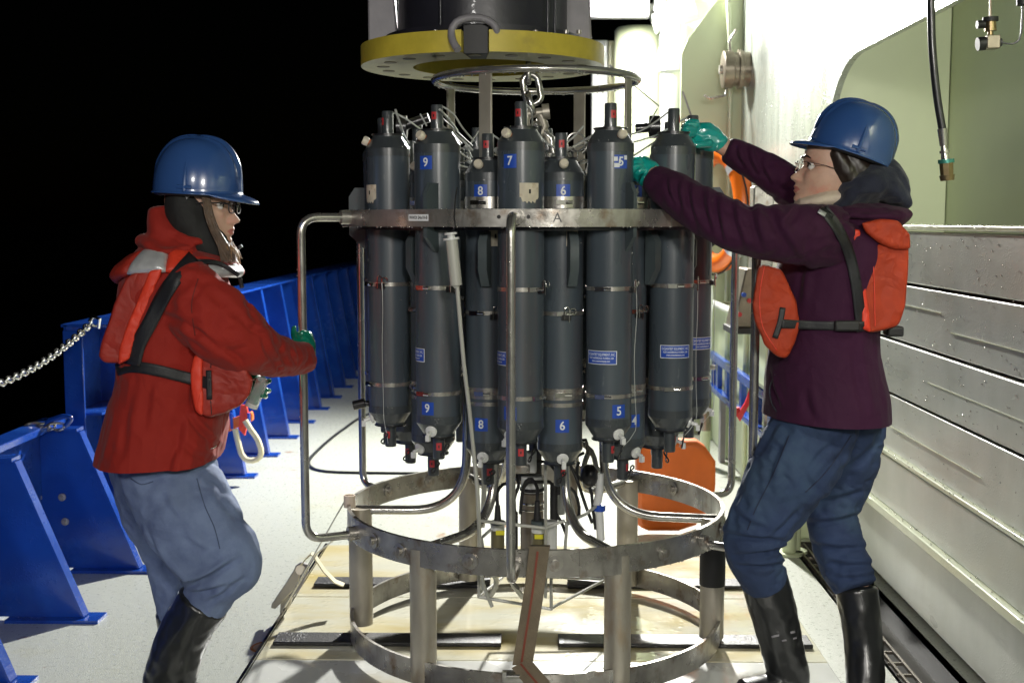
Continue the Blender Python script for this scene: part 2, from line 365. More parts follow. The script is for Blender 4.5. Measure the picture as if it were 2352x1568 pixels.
M['clearnyl'] = mat('wet_cord', (0.60, 0.62, 0.60), 0.2, 0.3, coat=0.8)
# ================================================================== SETTING
XW = 1.40      # ship wall plane
def sheet(name, m, x0, x1, y0, y1, z, z2=None):
    mb = MB(); t = 0.02
    mb.box(((x0 + x1) / 2, (y0 + y1) / 2, z - t / 2), (x1 - x0, y1 - y0, t)); return struct(mb.build(name, m))
struct(MB().add([(-400, -100, -3.5), (400, -100, -3.5), (400, 900, -3.5), (-400, 900, -3.5)], [(0, 1, 2, 3)]).build('sea', M['sea']))
sheet('deck', M['deck'], -2.08, 1.17, -5, 30, 0)
sheet('deck_edge', M['deck'], 1.37, 2.2, -5, 30, 0)
sheet('deck_forward', M['deck'], 1.17, 1.37, 5.45, 30, 0)
# gutter along the wall
g = thing('drain_channel', 'dark drain channel with thin steel bars sunk in the deck along the plank wall', 'drain', (1.27, 1, -0.1))
inv = Matrix.Translation((-1.27, -1, 0.1))
def child(mb, name, m, parent, **k):
    o = mb.build(name, m, parent, **k); o.location = -parent.location; return o
mb = MB(); mb.box((1.27, 0.2, -0.11), (0.2, 10.5, 0.02)); mb.box((1.165, 0.2, -0.06), (0.01, 10.5, 0.12)); mb.box((1.375, 0.2, -0.06), (0.01, 10.5, 0.12)); mb.box((1.27, 5.45, -0.06), (0.2, 0.01, 0.12))
child(mb, 'channel', M['gutter'], g)
for x in (1.185, 1.225):
    child(MB().box((x, 0.2, 0.002), (0.008, 10.4, 0.012)), 'rail', M['grate'], g)
crossbar = MB().box((0, 0, 0), (0.055, 0.008, 0.01)).mesh('crossbar', M['grate'])
for i in range(60):
    put('crossbar', crossbar, g, Vector((1.205, -0.8 + i * 0.105, -0.004)) - g.location)
# ------------------------------------------------------------------ wall with recessed opening
wall = thing('ship_wall', 'wet pale green steel ship wall with a rounded recess above the planks', 'wall', (XW, 6, 0))
top = 5.2; YE = 8.85
pts = [(YE, 0), (YE, top), (1.2, top), (1.2, 2.175), (5.35, 2.175)]
pts += [(5.35 + 0.50 * math.sin(a), 1.855 + 0.32 * math.cos(a)) for a in [R(x) for x in range(9, 90, 9)]]
pts += [(5.85, 1.855), (5.85, 0)]
mb = MB().prism([(XW, y, z) for y, z in pts], (0.03, 0, 0))
child(mb, 'wall_plate', M['greenwet'], wall)
child(MB().box((2.02, 1.0, 2.2), (0.04, 10, 5)), 'recess_back', M['green'], wall)
child(MB().box((1.72, 5.98, 2.2), (0.55, 0.04, 5)), 'recess_end', M['green'], wall)
child(MB().box((1.72, 3.5, 3.3), (0.6, 4.6, 0.04)), 'recess_ceiling', M['green'], wall)
child(MB().box((1.47, 1.0, 0.2), (0.04, 9.2, 0.46)), 'kick_plate', M['kick'], wall)
# faint rounded frames welded on the recess back
for (y0, r_, zt) in ((4.15, 0.75, 2.15), (3.45, 0.75, 2.25)):
    pth = [(1.997, y0, 0.9), (1.997, y0, zt - r_)] + [(1.997, y0 - r_ + r_ * math.cos(a), zt - r_ + r_ * math.sin(a)) for a in [R(x) for x in range(0, 91, 9)]] + [(1.997, 1.0, zt + 0.1)]
    child(MB().tube(pth, 0.004, 6), 'weld_seam', M['green'], wall)
YE = 8.30
def at_x(u, Y): return P(u, 508, Y).x
def at_z(v, Y, u=1222): return P(u, v, Y).z
Yb = YE
bk = thing('bulkhead', 'flat pale green bulkhead between the white lit column and the wet wall', 'wall', (1.2, Yb, 0))
xl, xr = at_x(1560, Yb), XW + 0.03
zt1 = at_z(108, Yb); ztop = at_z(-120, Yb)
child(MB().prism([(xl, Yb, 0), (xr, Yb, 0), (xr, Yb, 5), (at_x(1680, Yb), Yb, 5), (at_x(1640, Yb), Yb, at_z(0, Yb)), (at_x(1575, Yb), Yb, zt1 + 0.05), (xl, Yb, zt1 - 0.05)], (0, 0.03, 0)), 'bulkhead_plate', M['green'], bk)
child(MB().tube([(at_x(1672, Yb - .05), Yb - 0.05, 0), (at_x(1672, Yb - .05), Yb - 0.05, at_z(150, Yb)), (at_x(1664, Yb - .05), Yb - 0.05, at_z(0, Yb)), (at_x(1650, Yb - .05), Yb - 0.05, at_z(-60, Yb))], 0.016, 10), 'pipe', M['ledge'], bk)
# bright white column
Yc_ = 8.66
colm = thing('white_column', 'glaring white mast column standing under the deck flood lamp', 'column', (at_x(1541, Yc_), Yc_, 0))
mb = MB(); cx = at_x(1541, Yc_)
mb.lathe([(0.0, 0), (0.088, 0), (0.088, at_z(170, Yc_)), (0.105, at_z(165, Yc_)), (0.105, at_z(120, Yc_)), (0.095, at_z(110, Yc_)), (0.095, at_z(60, Yc_)), (0.0, at_z(60, Yc_))], 28, (cx, Yc_, 0))
child(mb, 'column_post', M['whitepaint'], colm)
mb = MB()
for (u0, v0, u1, v1, r_) in ((1500, 55, 1595, 20, 0.075), (1510, 30, 1525, -30, 0.05), (1560, 20, 1600, -25, 0.05), (1490, 20, 1620, -10, 0.03)):
    mb.cyl(P(u0, v0, Yc_), P(u1, v1, Yc_), r_)
child(mb, 'lamp_bracket', M['whitepaint'], colm)
mb = MB().prism([(at_x(1560, Yc_), Yc_ - .02, at_z(190, Yc_)), (at_x(1660, Yc_), Yc_ - .02, at_z(-5, Yc_)), (at_x(1700, Yc_), Yc_ - .02, at_z(-60, Yc_)), (at_x(1560, Yc_), Yc_ - .02, at_z(-60, Yc_))], (0, 0.05, 0))
child(mb, 'gusset_plate', M['whitepaint'], colm)
# green tank column
YT = 9.0
tk = thing('green_tank', 'wide pale green vertical cylinder left of the white column', 'tank', (at_x(1462, YT), YT, 0))
rr = (at_x(1516, YT) - at_x(1408, YT)) / 2; cx = at_x(1462, YT)
child(MB().lathe([(0, 0), (rr + .02, 0), (rr + .02, .04), (rr, .05), (rr, at_z(72, YT)), (rr - .015, at_z(66, YT)), (0, at_z(66, YT))], 40, (cx, YT, 0)), 'tank_shell', M['green'], tk)
child(MB().tube([(cx + rr + .04, YT - .05, 0), (cx + rr + .04, YT - .05, 2.4)], 0.014), 'pipe', M['green'], tk)
bx = thing('service_cabinet', 'tall off white cabinet with yellow edge strip behind the hoop', 'cabinet', (at_x(1378, 9.4), 9.4, 0))
xa, xb_, xc_ = at_x(1357, 9.4), at_x(1393, 9.4), at_x(1408, 9.4)
child(MB().box(((xa + xb_) / 2, 9.45, at_z(95, 9.4) / 2), (xb_ - xa, 0.2, at_z(95, 9.4))), 'cabinet_box', M['whitepaint'], bx, bevel=.01)
child(MB().box(((xb_ + xc_) / 2 + .004, 9.43, at_z(98, 9.4) / 2), (xc_ - xb_, 0.2, at_z(98, 9.4))), 'edge_strip', M['yellow_pale'], bx)
# ---- flood lamp
fl = thing('flood_lamp', 'blazing deck flood lamp at the top of the picture beside the black housing', 'lamp', LAMP)
mb = MB().box((0, .03, 0), (0.42, 0.09, 0.26)); fl_h = mb.build('lamp_housing', M['greyplate'], fl, bevel=.01)
fl_g = MB().box((0, -.022, 0), (0.39, 0.006, 0.23)).build('lamp_glass', M['glow'], fl)
MB().cyl((0, .05, 0), (0, .05, .5), .02).build('bracket', M['greyplate'], fl)
f3 = thing('recess_fill_fitting', 'added unseen fitting that carries the fill light for the recess', 'lamp', (1.70, 1.66, 3.0))  # added out of view to house the recess fill
MB().cyl((0, 0, -.02), (0, -.05, .1), .27, .25, 24).build('lamp_housing', M['greyplate'], f3)
for i, (p_, e_, c_, s_) in enumerate(FILLS):
    f2 = thing('deck_light', ['deck light on a mast behind the camera on the rail side', 'deck light on a mast behind the camera on the wall side'][i], 'lamp', p_ + Vector((0, -.12, 0)))
    MB().cyl((0, -.02, 0), (0, .08, 0), .20, .27, 24).build('lamp_housing', M['greyplate'], f2)
    MB().cyl((0, -.05, 0), (0, -.05, -p_.z), .035).build('mast', M['whitepaint'], f2)
# thin stay wires
for i, (a_, b_) in enumerate((((1400, 150, 8.0), (1515, 245, 8.0)), ((1568, 210, 8.2), (1600, 300, 8.2)))):
    o = MB().tube([P(*a_), P(*b_)], 0.006, 6).build('stay_wire', M['greyplate']); tag(o, ['thin wire running down behind the top hoop to the white column', 'short thin wire crossing the green bulkhead'][i], 'wire')
# ------------------------------------------------------------------ drum vent on the wall
Yv = 8.05; c0 = Vector((XW, Yv, at_z(160, Yv, 1690)))
vd = thing('vent_cap', 'round grey pressure cap with toggle handles on the wet wall', 'cap', c0)
zr = (at_z(118, Yv) - at_z(204, Yv)) / 2 * 0.98
MB().lathe([(0, 0), (zr * .95, 0), (zr * .95, -.04), (zr * 1.08, -.045), (zr * 1.08, -.07), (zr * .92, -.075), (zr * .92, -.10), (zr * 1.02, -.105), (zr * 1.02, -.165), (zr * .93, -.17), (0, -.172)], 36, (0, 0, 0), (1, 0, 0)).build('cap_body', M['titan'], vd)
MB().cyl((-.172, 0, 0), (-.19, 0, 0), .03).build('boss', M['steel'], vd)
MB().tube([(-.12, 0, zr), (-.13, -.02, zr + .06), (-.09, -.03, zr + .13)], .009).build('toggle', M['steel'], vd)
MB().tube([(-.14, 0, -zr), (-.15, -.02, -zr - .05), (-.25, -.03, -zr - .07), (-.29, -.03, -zr - .05)], .009).build('toggle', M['steel'], vd)
MB().lathe([(0, 0), (zr * .8, 0), (zr * .8, .03), (0, .03)], 24, (-.03, 0, 0), (1, 0, 0)).build('collar', M['ledge'], vd)
# ------------------------------------------------------------------ plank barrier
XP = 1.32
pb = thing('plank_barrier', 'wet grey plank barrier with a bright ledge closing the recess beside the drain', 'barrier', (XP, 2, 0))
zs = [1.42, 1.23, 1.02, 0.82, 0.605]
Y0p, Y1p = -3.5, 5.66
for i in range(4):
    z1, z0 = zs[i] - 0.006, zs[i + 1] + 0.004
    mb = MB().box((XP + .02 + (i % 2) * .003, (Y0p + Y1p) / 2, (z0 + z1) / 2), (0.04, Y1p - Y0p, z1 - z0))
    child(mb, 'plank', M['plank'], pb, bevel=.005)
child(MB().box((XP + .012, (Y0p + Y1p) / 2, (.598 + .40) / 2), (0.045, Y1p - Y0p, .598 - .41)), 'plank', M['plank'], pb, bevel=.006)
child(MB().box((XP + .016, (Y0p + Y1p) / 2, (.37 + .12) / 2), (0.04, Y1p - Y0p, .25)), 'plank', M['plank'], pb, bevel=.005)
for z_, d_ in ((.602, .016), (.39, .034)):
    child(MB().box((XP - d_ / 2 + .005, (Y0p + Y1p) / 2, z_), (d_ + .01, Y1p - Y0p, .016 if z_ > .5 else .03)), 'ledge', M['ledge'], pb, bevel=.004)
child(MB().box((XP + .033, (Y0p + Y1p) / 2, 1.428), (.085, Y1p - Y0p, .018)), 'top_cap', M['ledge'], pb, bevel=.005)
child(MB().box((XP + .052, (Y0p + Y1p) / 2, .76), (.02, Y1p - Y0p, 1.28)), 'backing', M['black'], pb)
# recessed grooves on the planks
groove = MB().box((0, 0, 0), (.004, 0.9, .003)).mesh('slot', M['ledge'])
for (y_, z_, l) in ((4.4, 1.155, 1), (3.6, .915, 1.0), (4.0, .70, 0.7), (3.4, 1.10, .8)):
    put('slot', groove, pb, Vector((XP - .0006, y_, z_)) - pb.location)
# ------------------------------------------------------------------ bulwark on the rail side
XB = -2.0; FX = -1.64
bw = thing('bulwark', 'high blue steel bulwark with sloping brackets running away along the rail', 'bulwark', (XB, 5.2, 0))
YH0, YH1 = 5.17, 20.0; ZT = 1.01
child(MB().box((XB, (YH0 + YH1) / 2, ZT / 2), (.012, YH1 - YH0, ZT)), 'plating', M['blue'], bw)
child(MB().box((XB + .085, (YH0 + YH1) / 2, ZT - .006), (.21, YH1 - YH0, .014)), 'top_rail', M['blue'], bw, bevel=.004)
child(MB().box((XB + .035, YH0 - .004, ZT / 2 - .01), (.085, .014, ZT - .03)), 'end_flange', M['blue'], bw, bevel=.003)
def bracket_meshes(zt, xt):
    mb = MB().prism([(XB + .008, 0, .012), (FX, 0, .012), (xt, 0, zt - .016), (XB + .008, 0, zt - .016)], (0, .010, 0))
    web = mb.mesh('bracket', M['blue'])
    n = Vector((zt - .03, 0, xt - FX)).normalized()
    a = Vector((FX, 0, .012)); b = Vector((xt, 0, zt - .016)); d = (b - a).normalized(); nn = Vector((d.z, 0, -d.x))
    mb = MB().prism([a, b, b + nn * .010, a + nn * .010], (0, .052, 0))
    fl_ = mb.mesh('bracket_flange', M['blue'])
    pad = MB().box((FX - .10, .02, .006), (.34, .10, .012)).mesh('foot_pad', M['blue'])
    return web, fl_, pad
web, fla, pad = bracket_meshes(ZT, -1.81)
shelf = MB().box((XB + .075, 0, .62), (.13, .62, .010)).mesh('stringer', M['blue'])
def add_bracket(par, Y, ms, st=True):
    o = put('bracket', ms[0], par, Vector((0, Y, 0)) - par.location)
    put('bracket_flange', ms[1], o, (0, -.014, 0)); put('foot_pad', ms[2], o, (0, -.014, 0))
for i in range(21):
    Y = 5.56 + i * .628
    add_bracket(bw, Y, (web, fla, pad))
    put('stringer', shelf, bw, Vector((0, Y + .314, 0)) - bw.location)
put('stringer', MB().box((XB + .075, 0, .62), (.13, .46, .010)).mesh('stringer', M['blue']), bw, Vector((0, 5.42, 0)) - bw.location)
bl = thing('low_bulwark', 'low blue bulwark section with big sloping brackets in the near left corner', 'bulwark', (XB, 4, 0))
ZL = .60
child(MB().box((XB - .04, (5.1 - 3) / 2, ZL / 2), (.012, 8.1, ZL)), 'plating', M['blue'], bl)
child(MB().box((XB - .03, (5.1 - 3) / 2, ZL + .004), (.10, 8.1, .030)), 'top_rail', M['blue'], bl, bevel=.004)
XB_keep = XB; XB = XB - .04; msl = bracket_meshes(ZL, -1.87); XB = XB_keep
capm = MB().box((XB + .045, .018, ZL - .006), (.17, .075, .014)).mesh('bracket_cap', M['blue'])
for Y in (4.94, 4.31, 3.68, 3.05, 2.4, 1.8):
    add_bracket(bl, Y, msl); put('bracket_cap', capm, bl, Vector((0, Y, 0)) - bl.location)
bolt = MB().lathe([(0, 0), (.016, 0), (.016, -.006), (.008, -.008), (.008, -.016), (0, -.016)], 12, (0, 0, 0), (0, 1, 0)).mesh('bolt', M['zinc'])
for (u, v) in ((88, 1142), (143, 1141), (150, 1197)):
    put('bolt', bolt, bl, P(u, v, 4.939) - bl.location)
# cleat and shackles on the low rail
ck = thing('rope_cleat', 'small blue cleat with shackle lying on top of the low bulwark rail', 'cleat', P(112, 986, 4.9))
MB().tube(round_path([(-.02, 0, .0), (.0, 0, .035), (.06, 0, .055), (.10, .0, .05), (.07, 0, .015)], .02), .011).build('horn', M['blue'], ck)
for dx, rz in ((-.06, .4), (-.01, 1.3), (.03, .2)):
    pth = [(dx + .035 * math.cos(a), .012 * math.sin(a * 2), .012 + .014 * math.sin(a)) for a in [2 * PI * i / 14 for i in range(14)]]
    MB().tube(pth, .006, 8, closed=True).build('shackle', M['steel_tube'], ck)
# chain
A = P(208, 742, 5.12); B = Vector((-1.90, 3.2, 1.0))
chn = thing('safety_chain', 'shiny steel chain sagging from the end of the high bulwark', 'chain', A)
n_l = 62; pts = []
for i in range(n_l + 1):
    t = i / n_l; p = A.lerp(B, t); p.z -= 4 * .14 * t * (1 - t) * .95; pts.append(p)
def link_mesh(L_=.046, W_=.026, r_=.0046):
    pth = [(L_ / 2 * math.cos(a) * (1 if abs(math.cos(a)) > .5 else 1), W_ / 2 * math.sin(a), 0) for a in [2 * PI * i / 16 for i in range(16)]]
    return MB().tube(pth, r_, 7, closed=True).mesh('link', M['bright'])
lm = link_mesh()
for i in range(n_l):
    d = (pts[i + 1] - pts[i]).normalized(); q = d.to_track_quat('X', 'Z').to_matrix() @ Matrix.Rotation(R(45 + 90 * (i % 2)), 3, 'X')
    put('link', lm, chn, (pts[i] + pts[i + 1]) / 2 - A, q.to_euler())
MB().tube([( .00, -.01, .01), (.02, -.02, .03), (.05, -.03, .02), (.04, -.02, -.015), (.01, -.01, -.01)], .008).build('shackle', M['bright'], chn)
# deck hatch seal line
pl = [(1010, 925), (900, 935), (833, 957), (790, 985), (757, 1010), (722, 1042), (709, 1060), (714, 1073), (735, 1081), (775, 1085), (880, 1087), (1040, 1088)]
o = MB().tube(smooth_path([PZ(u, v, .004) for u, v in pl], .05), .011, 8).build('deck_cable', M['hose']); tag(o, 'black cable lying in a rounded loop on the far deck', 'cable')
# orange hook with cream rope hung on brackets
Yr = 6.7
oh = thing('boat_hook_cradle', 'orange webbing strap and bar tied to a blue bracket', 'strap', P(560, 960, Yr))
o0 = oh.location
MB().prism([P(522, 965, Yr), P(577, 945, Yr), P(580, 955, Yr), P(580, 966, Yr), P(524, 992, Yr)], (0, .04, 0)).build('bar', M['orange'], oh, loc=-o0, bevel=.006)
MB().prism([P(552, 930, Yr - .01), P(566, 930, Yr - .01), P(571, 960, Yr - .01), P(562, 1000, Yr - .01), P(548, 985, Yr - .01)], (0, .02, 0)).build('webbing', M['vest2'], oh, loc=-o0)
for u in (531, 571): MB().tube([P(u, 948, Yr - .02), P(u + 2, 985, Yr - .02)], .008).build('lashing', M['lbl_blue'], oh, loc=-o0)
rp = [(540, 985), (548, 1020), (556, 1045), (570, 1057), (590, 1055), (600, 1040), (592, 1010), (575, 985), (563, 965)]
o = MB().tube(smooth_path([P(u, v, Yr - .06) for u, v in rp]), .016, 10).build('rope', M['rope']); tag(o, 'thick cream rope loop hanging below the orange strap', 'rope')
# ------------------------------------------------------------------ items on the wall side, far
def slab(name, m, u0, v0, u1, v1, Y0, Y1, par=None, **k):
    a = P(u0, v0, Y0); b = P(u1, v1, Y0)
    mb = MB().box(((a.x + b.x) / 2, (Y0 + Y1) / 2, (a.z + b.z) / 2), (abs(b.x - a.x), Y1 - Y0, abs(a.z - b.z)))
    if par is None: return mb.build(name, m, **k)
    o = mb.build(name, m, par, **k); o.location = -par.location; return o
lk = thing('green_locker', 'pale green deck locker with white rail along its top', 'locker', (1.2, 7, 0))
child(MB().box((1.29, 6.8, .46), (.18, 2.6, .92)), 'locker_body', M['green'], lk, bevel=.01)
child(MB().tube([(1.17, 8.1, .925), (1.17, 5.6, .925)], .022), 'top_rail', M['whitepaint'], lk)
for y in (8.05, 7.4, 6.75, 6.1): child(MB().cyl((1.19, y, 0), (1.19, y, .92), .018), 'post', M['green'], lk)
cn = thing('control_box', 'tilted grey control box on top of the green locker', 'control box', P(1712, 690, 6.2))
MB().prism([(-.06, 0, -.14), (.05, 0, -.14), (.05, 0, .16), (0, 0, .16)], (0, .25, 0)).build('case', M['titan'], cn, bevel=.008)
MB().box((-.005, .12, -.155), (.13, .27, .03)).build('base', M['black'], cn)
for (x, z, m_) in ((-.01, .03, 'lbl_blue'), (.02, .0, 'tagred'), (-.03, -.07, 'tagred')):
    MB().cyl((x, 0, z), (x, -.02, z), .012).build('button', M[m_], cn)
gp = thing('galvanised_post', 'short galvanised steel post standing below the near sleeve', 'post', P(1747, 600, 6.6))
MB().box((0, 0, 0.12), (.11, .12, .56)).build('post_body', M['steel'], gp, bevel=.008)
# blue rack
rk = thing('blue_rack', 'bright blue steel rack leaning along the locker behind the woman', 'rack', (1.14, 7, 0))
child(MB().box((1.14, 6.7, .61), (.035, 2.0, .05)), 'rail', M['blue'], rk, bevel=.006)
child(MB().box((1.14, 6.7, .415), (.05, 2.0, .035)), 'rail', M['blue'], rk, bevel=.006)
for y in (7.66, 7.45, 7.1, 6.6, 6.15, 5.8): child(MB().box((1.15, y, .50), (.03, .07, .2)), 'upright', M['blue'], rk)
for y in (7.3, 6.0): child(MB().box((1.15, y, .2), (.03, .07, .42)), 'leg', M['greyplate'], rk)
rs = MB().prism([P(1725, 888, 6.0), P(1733, 905, 6.0), P(1718, 935, 6.0), P(1700, 968, 6.0), P(1692, 955, 6.0), P(1712, 925, 6.0)], (0, .02, 0)).build('red_ribbon', M['redstrap']); tag(rs, 'bright red strap end hanging on the blue rack', 'strap')
rs = MB().cyl(P(1690, 955, 6.02), P(1690, 935, 6.02), .02).build('valve_handle', M['tagred']); tag(rs, 'small red handle beside the red strap end', 'handle')
wt = thing('filter_tank', 'off white cylindrical tank with valve between the dark bottles and locker', 'tank', P(1622, 850, 7.2))
o0 = wt.location
rt = m_of(13, 7.2)
MB().lathe([(0, .0), (rt * .7, .0), (rt, .05), (rt, .36), (rt * .8, .42), (0, .43)], 24, (0, 0, .1)).build('tank_shell', M['whitepaint'], wt)
MB().lathe([(0, -.36), (rt, -.36), (rt, -.1), (rt * .6, -.06), (0, -.05)], 24).build('lower_cylinder', M['titan'], wt)
MB().cyl((0, 0, -.06), (0, 0, .1), .02).build('neck', M['brass'], wt)
MB().cyl((-.04, -.02, .02), (.05, -.02, .02), .015).build('valve', M['steel'], wt)
MB().cyl((0, 0, -o0.z), (0, 0, -.34), .03).build('stand', M['green'], wt)
# ---- lifebuoy seen edge-on
lbc = P(1648, 480, 7.9); lb = thing('lifebuoy', 'orange lifebuoy with reflective tape hanging on the wall end', 'lifebuoy', lbc, rz=R(-62))
mb = MB(); pth = [Vector((.27 * math.cos(a), 0, .35 * math.sin(a))) for a in [2 * PI * i / 40 for i in range(40)]]
mb.tube(pth, .062, 14, closed=True); mb.build('ring', M['buoy'], lb)
for q in range(4):
    aa = R(45 + 90 * q); MB().tube([Vector((.27 * math.cos(a), 0, .35 * math.sin(a))) for a in [aa - .09, aa, aa + .09]], .0655, 14).build('tape', M['silver'], lb)
MB().tube([Vector((.34 * math.cos(a) * (1 + .03 * math.cos(4 * a)), -.03, .42 * math.sin(a))) for a in [2 * PI * i / 40 for i in range(40)]], .006, 6, closed=True).build('grab_line', M['black'], lb)
# ---- orange fender board
Yo = 5.5
ol = [(1462, 1036), (1480, 1030), (1602, 1031), (1622, 1045), (1645, 1078), (1645, 1130), (1640, 1180), (1600, 1225), (1560, 1238), (1490, 1238), (1462, 1226)]
a_ = PZ(1500, 1238, .01)
fo = MB().prism([P(u, v, Yo) - P(1550, 1238, Yo) for u, v in ol][::-1], (0, .12, 0)).build('orange_float', M['orange'], None, bevel=.025)
fo.location = P(1550, 1238, Yo); fo.location.z = .03; tag(fo, 'orange foam float with cut corners standing behind the hoops', 'float')
# ---- posts between the right-hand legs
for i, (u, v0, v1, r_) in enumerate(((1812, 1272, 1120, .030), (1829, 1268, 1120, .018))):
    b_ = PZ(u, v0, 0)
    o = MB().cyl((0, 0, 0), (0, 0, .55), r_).build('bollard_post', M['green']); o.location = b_
    MB().lathe([(0, 0), (r_ + .03, 0), (r_ + .03, .012), (0, .012)], 20).build('base_plate', M['green'], o)
    tag(o, ['thicker pale green post seen between the right figure legs', 'thin pale green post beside the thicker one between the right figure legs'][i], 'post')
# ---- hanging hose
hp = [(2138, -60, 3.3), (2139, 40, 3.3), (2142, 120, 3.3), (2152, 220, 3.3), (2165, 300, 3.3)]
hz = thing('hanging_hose', 'black rubber hose hanging down with metal coupling at its end', 'hose', P(2140, 0, 3.3)); o0 = hz.location
MB().tube(smooth_path([P(*p) for p in hp]), m_of(9, 3.3), 14).build('hose', M['hose'], hz, loc=-o0)
MB().cyl(P(2164, 296, 3.3), P(2168, 335, 3.3), m_of(11, 3.3), m_of(9, 3.3)).build('ferrule', M['steel_tube'], hz, loc=-o0)
MB().cyl(P(2168, 335, 3.3), P(2172, 372, 3.3), m_of(7, 3.3), m_of(10, 3.3)).cyl(P(2169, 346, 3.3), P(2169.6, 352, 3.3), m_of(11, 3.3)).build('stem', M['steel_tube'], hz, loc=-o0)
MB().cyl(P(2173, 366, 3.3), P(2173.5, 375, 3.3), m_of(18, 3.3)).build('collar', M['copper_green'], hz, loc=-o0)
MB().cyl(P(2173.5, 375, 3.3), P(2175, 402, 3.3), m_of(16, 3.3), m_of(15, 3.3), 8, smooth=False).cyl(P(2175, 402, 3.3), P(2176, 415, 3.3), m_of(17, 3.3), m_of(15, 3.3)).build('coupling', M['brass'], hz, loc=-o0)
# ---- brass valve
Yvv = 3.6
bv = thing('brass_valve', 'brass valve with black knobs and cable in the top right corner', 'valve', P(2275, 60, Yvv)); o0 = bv.location
q = lambda u, v: P(u, v, Yvv)
MB().cyl(q(2275, 40), q(2275, 50), m_of(17, Yvv)).build('handwheel', M['black'], bv, loc=-o0)
MB().cyl(q(2275, 50), q(2275, 72), m_of(12, Yvv), m_of(13, Yvv)).cyl(q(2275, 72), q(2275, 86), m_of(6, Yvv)).build('stem', M['brass'], bv, loc=-o0)
MB().cyl(q(2262, 56), q(2244, 57), m_of(9, Yvv)).build('side_knob', M['black'], bv, loc=-o0)
MB().box(q(2277, 98), (m_of(30, Yvv), .04, m_of(30, Yvv))).build('valve_block', M['titan'], bv, loc=-o0, bevel=.003)
MB().cyl(q(2262, 100), q(2245, 102), m_of(15, Yvv)).build('knob', M['black'], bv, loc=-o0); MB().cyl(q(2290, 98), q(2300, 98), m_of(9, Yvv)).build('cable_plug', M['black'], bv, loc=-o0)
MB().tube(smooth_path([q(2300, 98), q(2325, 101), q(2342, 90), q(2347, 60), q(2348, 20), q(2350, -60)]), m_of(2.2, Yvv)).build('cable', M['hose'], bv, loc=-o0)
MB().cyl(q(2275, 40), q(2275, -200), m_of(3, Yvv)).build('feed_pipe', M['titan'], bv, loc=-o0)
MB().cyl(q(2352, 12), q(2352, -14), m_of(16, Yvv)).build('cable_gland', M['black'], bv, loc=-o0)
# ------------------------------------------------------------------ platform
PLX0, PLX1, PLY0, PLY1 = -0.89, 0.95, 2.75, 5.2
pf = thing('deck_platform', 'cream stained board platform with black rubber strips under the hoops', 'platform', (0, PLY0, 0))
o0 = pf.location
ys = [PLY1, 4.46, 3.80, PLY0]
for i in range(3):
    MB().box(((PLX0 + PLX1) / 2, (ys[i] + ys[i + 1]) / 2, .024), (PLX1 - PLX0, ys[i] - ys[i + 1] - .004, .042)).build('board', M['board' if i < 2 else 'board_w'], pf, loc=-o0, bevel=.003)
MB().box((PLX0 - .006, (PLY0 + PLY1) / 2, .026), (.010, PLY1 - PLY0, .050)).build('edge_trim', M['bright'], pf, loc=-o0)
for (x0, x1, y) in ((-.86, -.10, 3.97), (.09, .93, 3.97), (-.84, -.16, 4.62), (.14, .93, 4.62), (-.46, -.22, 3.42), (.25, .60, 3.42)):
    MB().box(((x0 + x1) / 2, y, .0535), (x1 - x0, .10, .014)).build('rubber_strip', M['rubber'], pf, loc=-o0, bevel=.003)
# rust-ringed plug in the deck
pc = PZ(612, 1484, .002)
rp_ = thing('deck_plug', 'round worn deck plug with a rusty rim beside the platform edge', 'plug', (pc.x, pc.y, 0))
MB().lathe([(.044, .0), (.050, .004), (.056, .0)], 32).build('rim', M['rustring'], rp_); MB().cyl((0, 0, -.002), (0, 0, .002), .045, n=32).build('plug', M['rustdisc'], rp_)
# ================================================================== SAMPLING FRAME
XC, YC = 0.012, 4.05; RR = .635
def pol(a, r, z): a = R(a); return Vector((XC + r * math.sin(a), YC - r * math.cos(a), z))
ZM0, ZM1 = 1.434, 1.484         # middle ring
ZL0, ZL1 = .432, .512           # lower ring
ZB0, ZB1 = .068, .142           # base ring
fr = thing('sampling_frame', 'round stainless steel frame of hoops and pipes holding the water bottles', 'frame', (XC, YC, 0)); F0 = fr.location
def fb(mb, name, m, **k): return mb.build(name, m, fr, loc=-F0, **k)
mid = fb(MB().band((XC, YC, 0), RR, ZM0, ZM1, .010, 96), 'middle_ring', M['steel'])
fb(MB().band((XC, YC, 0), RR - .004, ZL0, ZL1, .012, 96), 'lower_ring', M['steel'])
fb(MB().band((XC, YC, 0), RR - .01, ZB0, ZB1, .010, 96), 'base_ring', M['steel'])
fb(MB().band((XC, YC, 0), .585, ZM0 - .01, ZM0, .17, 64), 'clamp_plate', M['darkmetal'])
# ring splice and marks
fb(MB().band((XC, YC, 0), RR - .001, ZL0 - .003, ZL1 + .003, .004, 12, a0=R(11.5), a1=R(24)), 'splice_plate', M['steel'])
fb(MB().band((XC, YC, 0), RR + .003, ZM0 + .001, ZM1 - .001, .004, 12, a0=R(38), a1=R(75)), 'splice_plate', M['steel'])
LEGS = [-91, -34.5, 24, 80, 144, -155]
for i, a in enumerate(LEGS):
    p = pol(a, .595, 0)
    o = fb(MB().cyl((p.x, p.y, ZB0 + .01), (p.x, p.y, ZL0 + .05 if i not in (4,) else ZL0 + .05), .040, n=28), 'leg', M['zinc'])
    if a == 80:
        MB().cyl((p.x, p.y, .255), (p.x, p.y, .40), .0425, n=28).build('tape_wrap', M['black'], o)
    # curved inner tube
    pth = round_path([pol(a, .615, .475), pol(a, .235, .475), pol(a, .225, 1.05)], .19, 12)
    fb(MB().tube(pth, .0155, 12), 'curved_tube', M['steel_tube'])
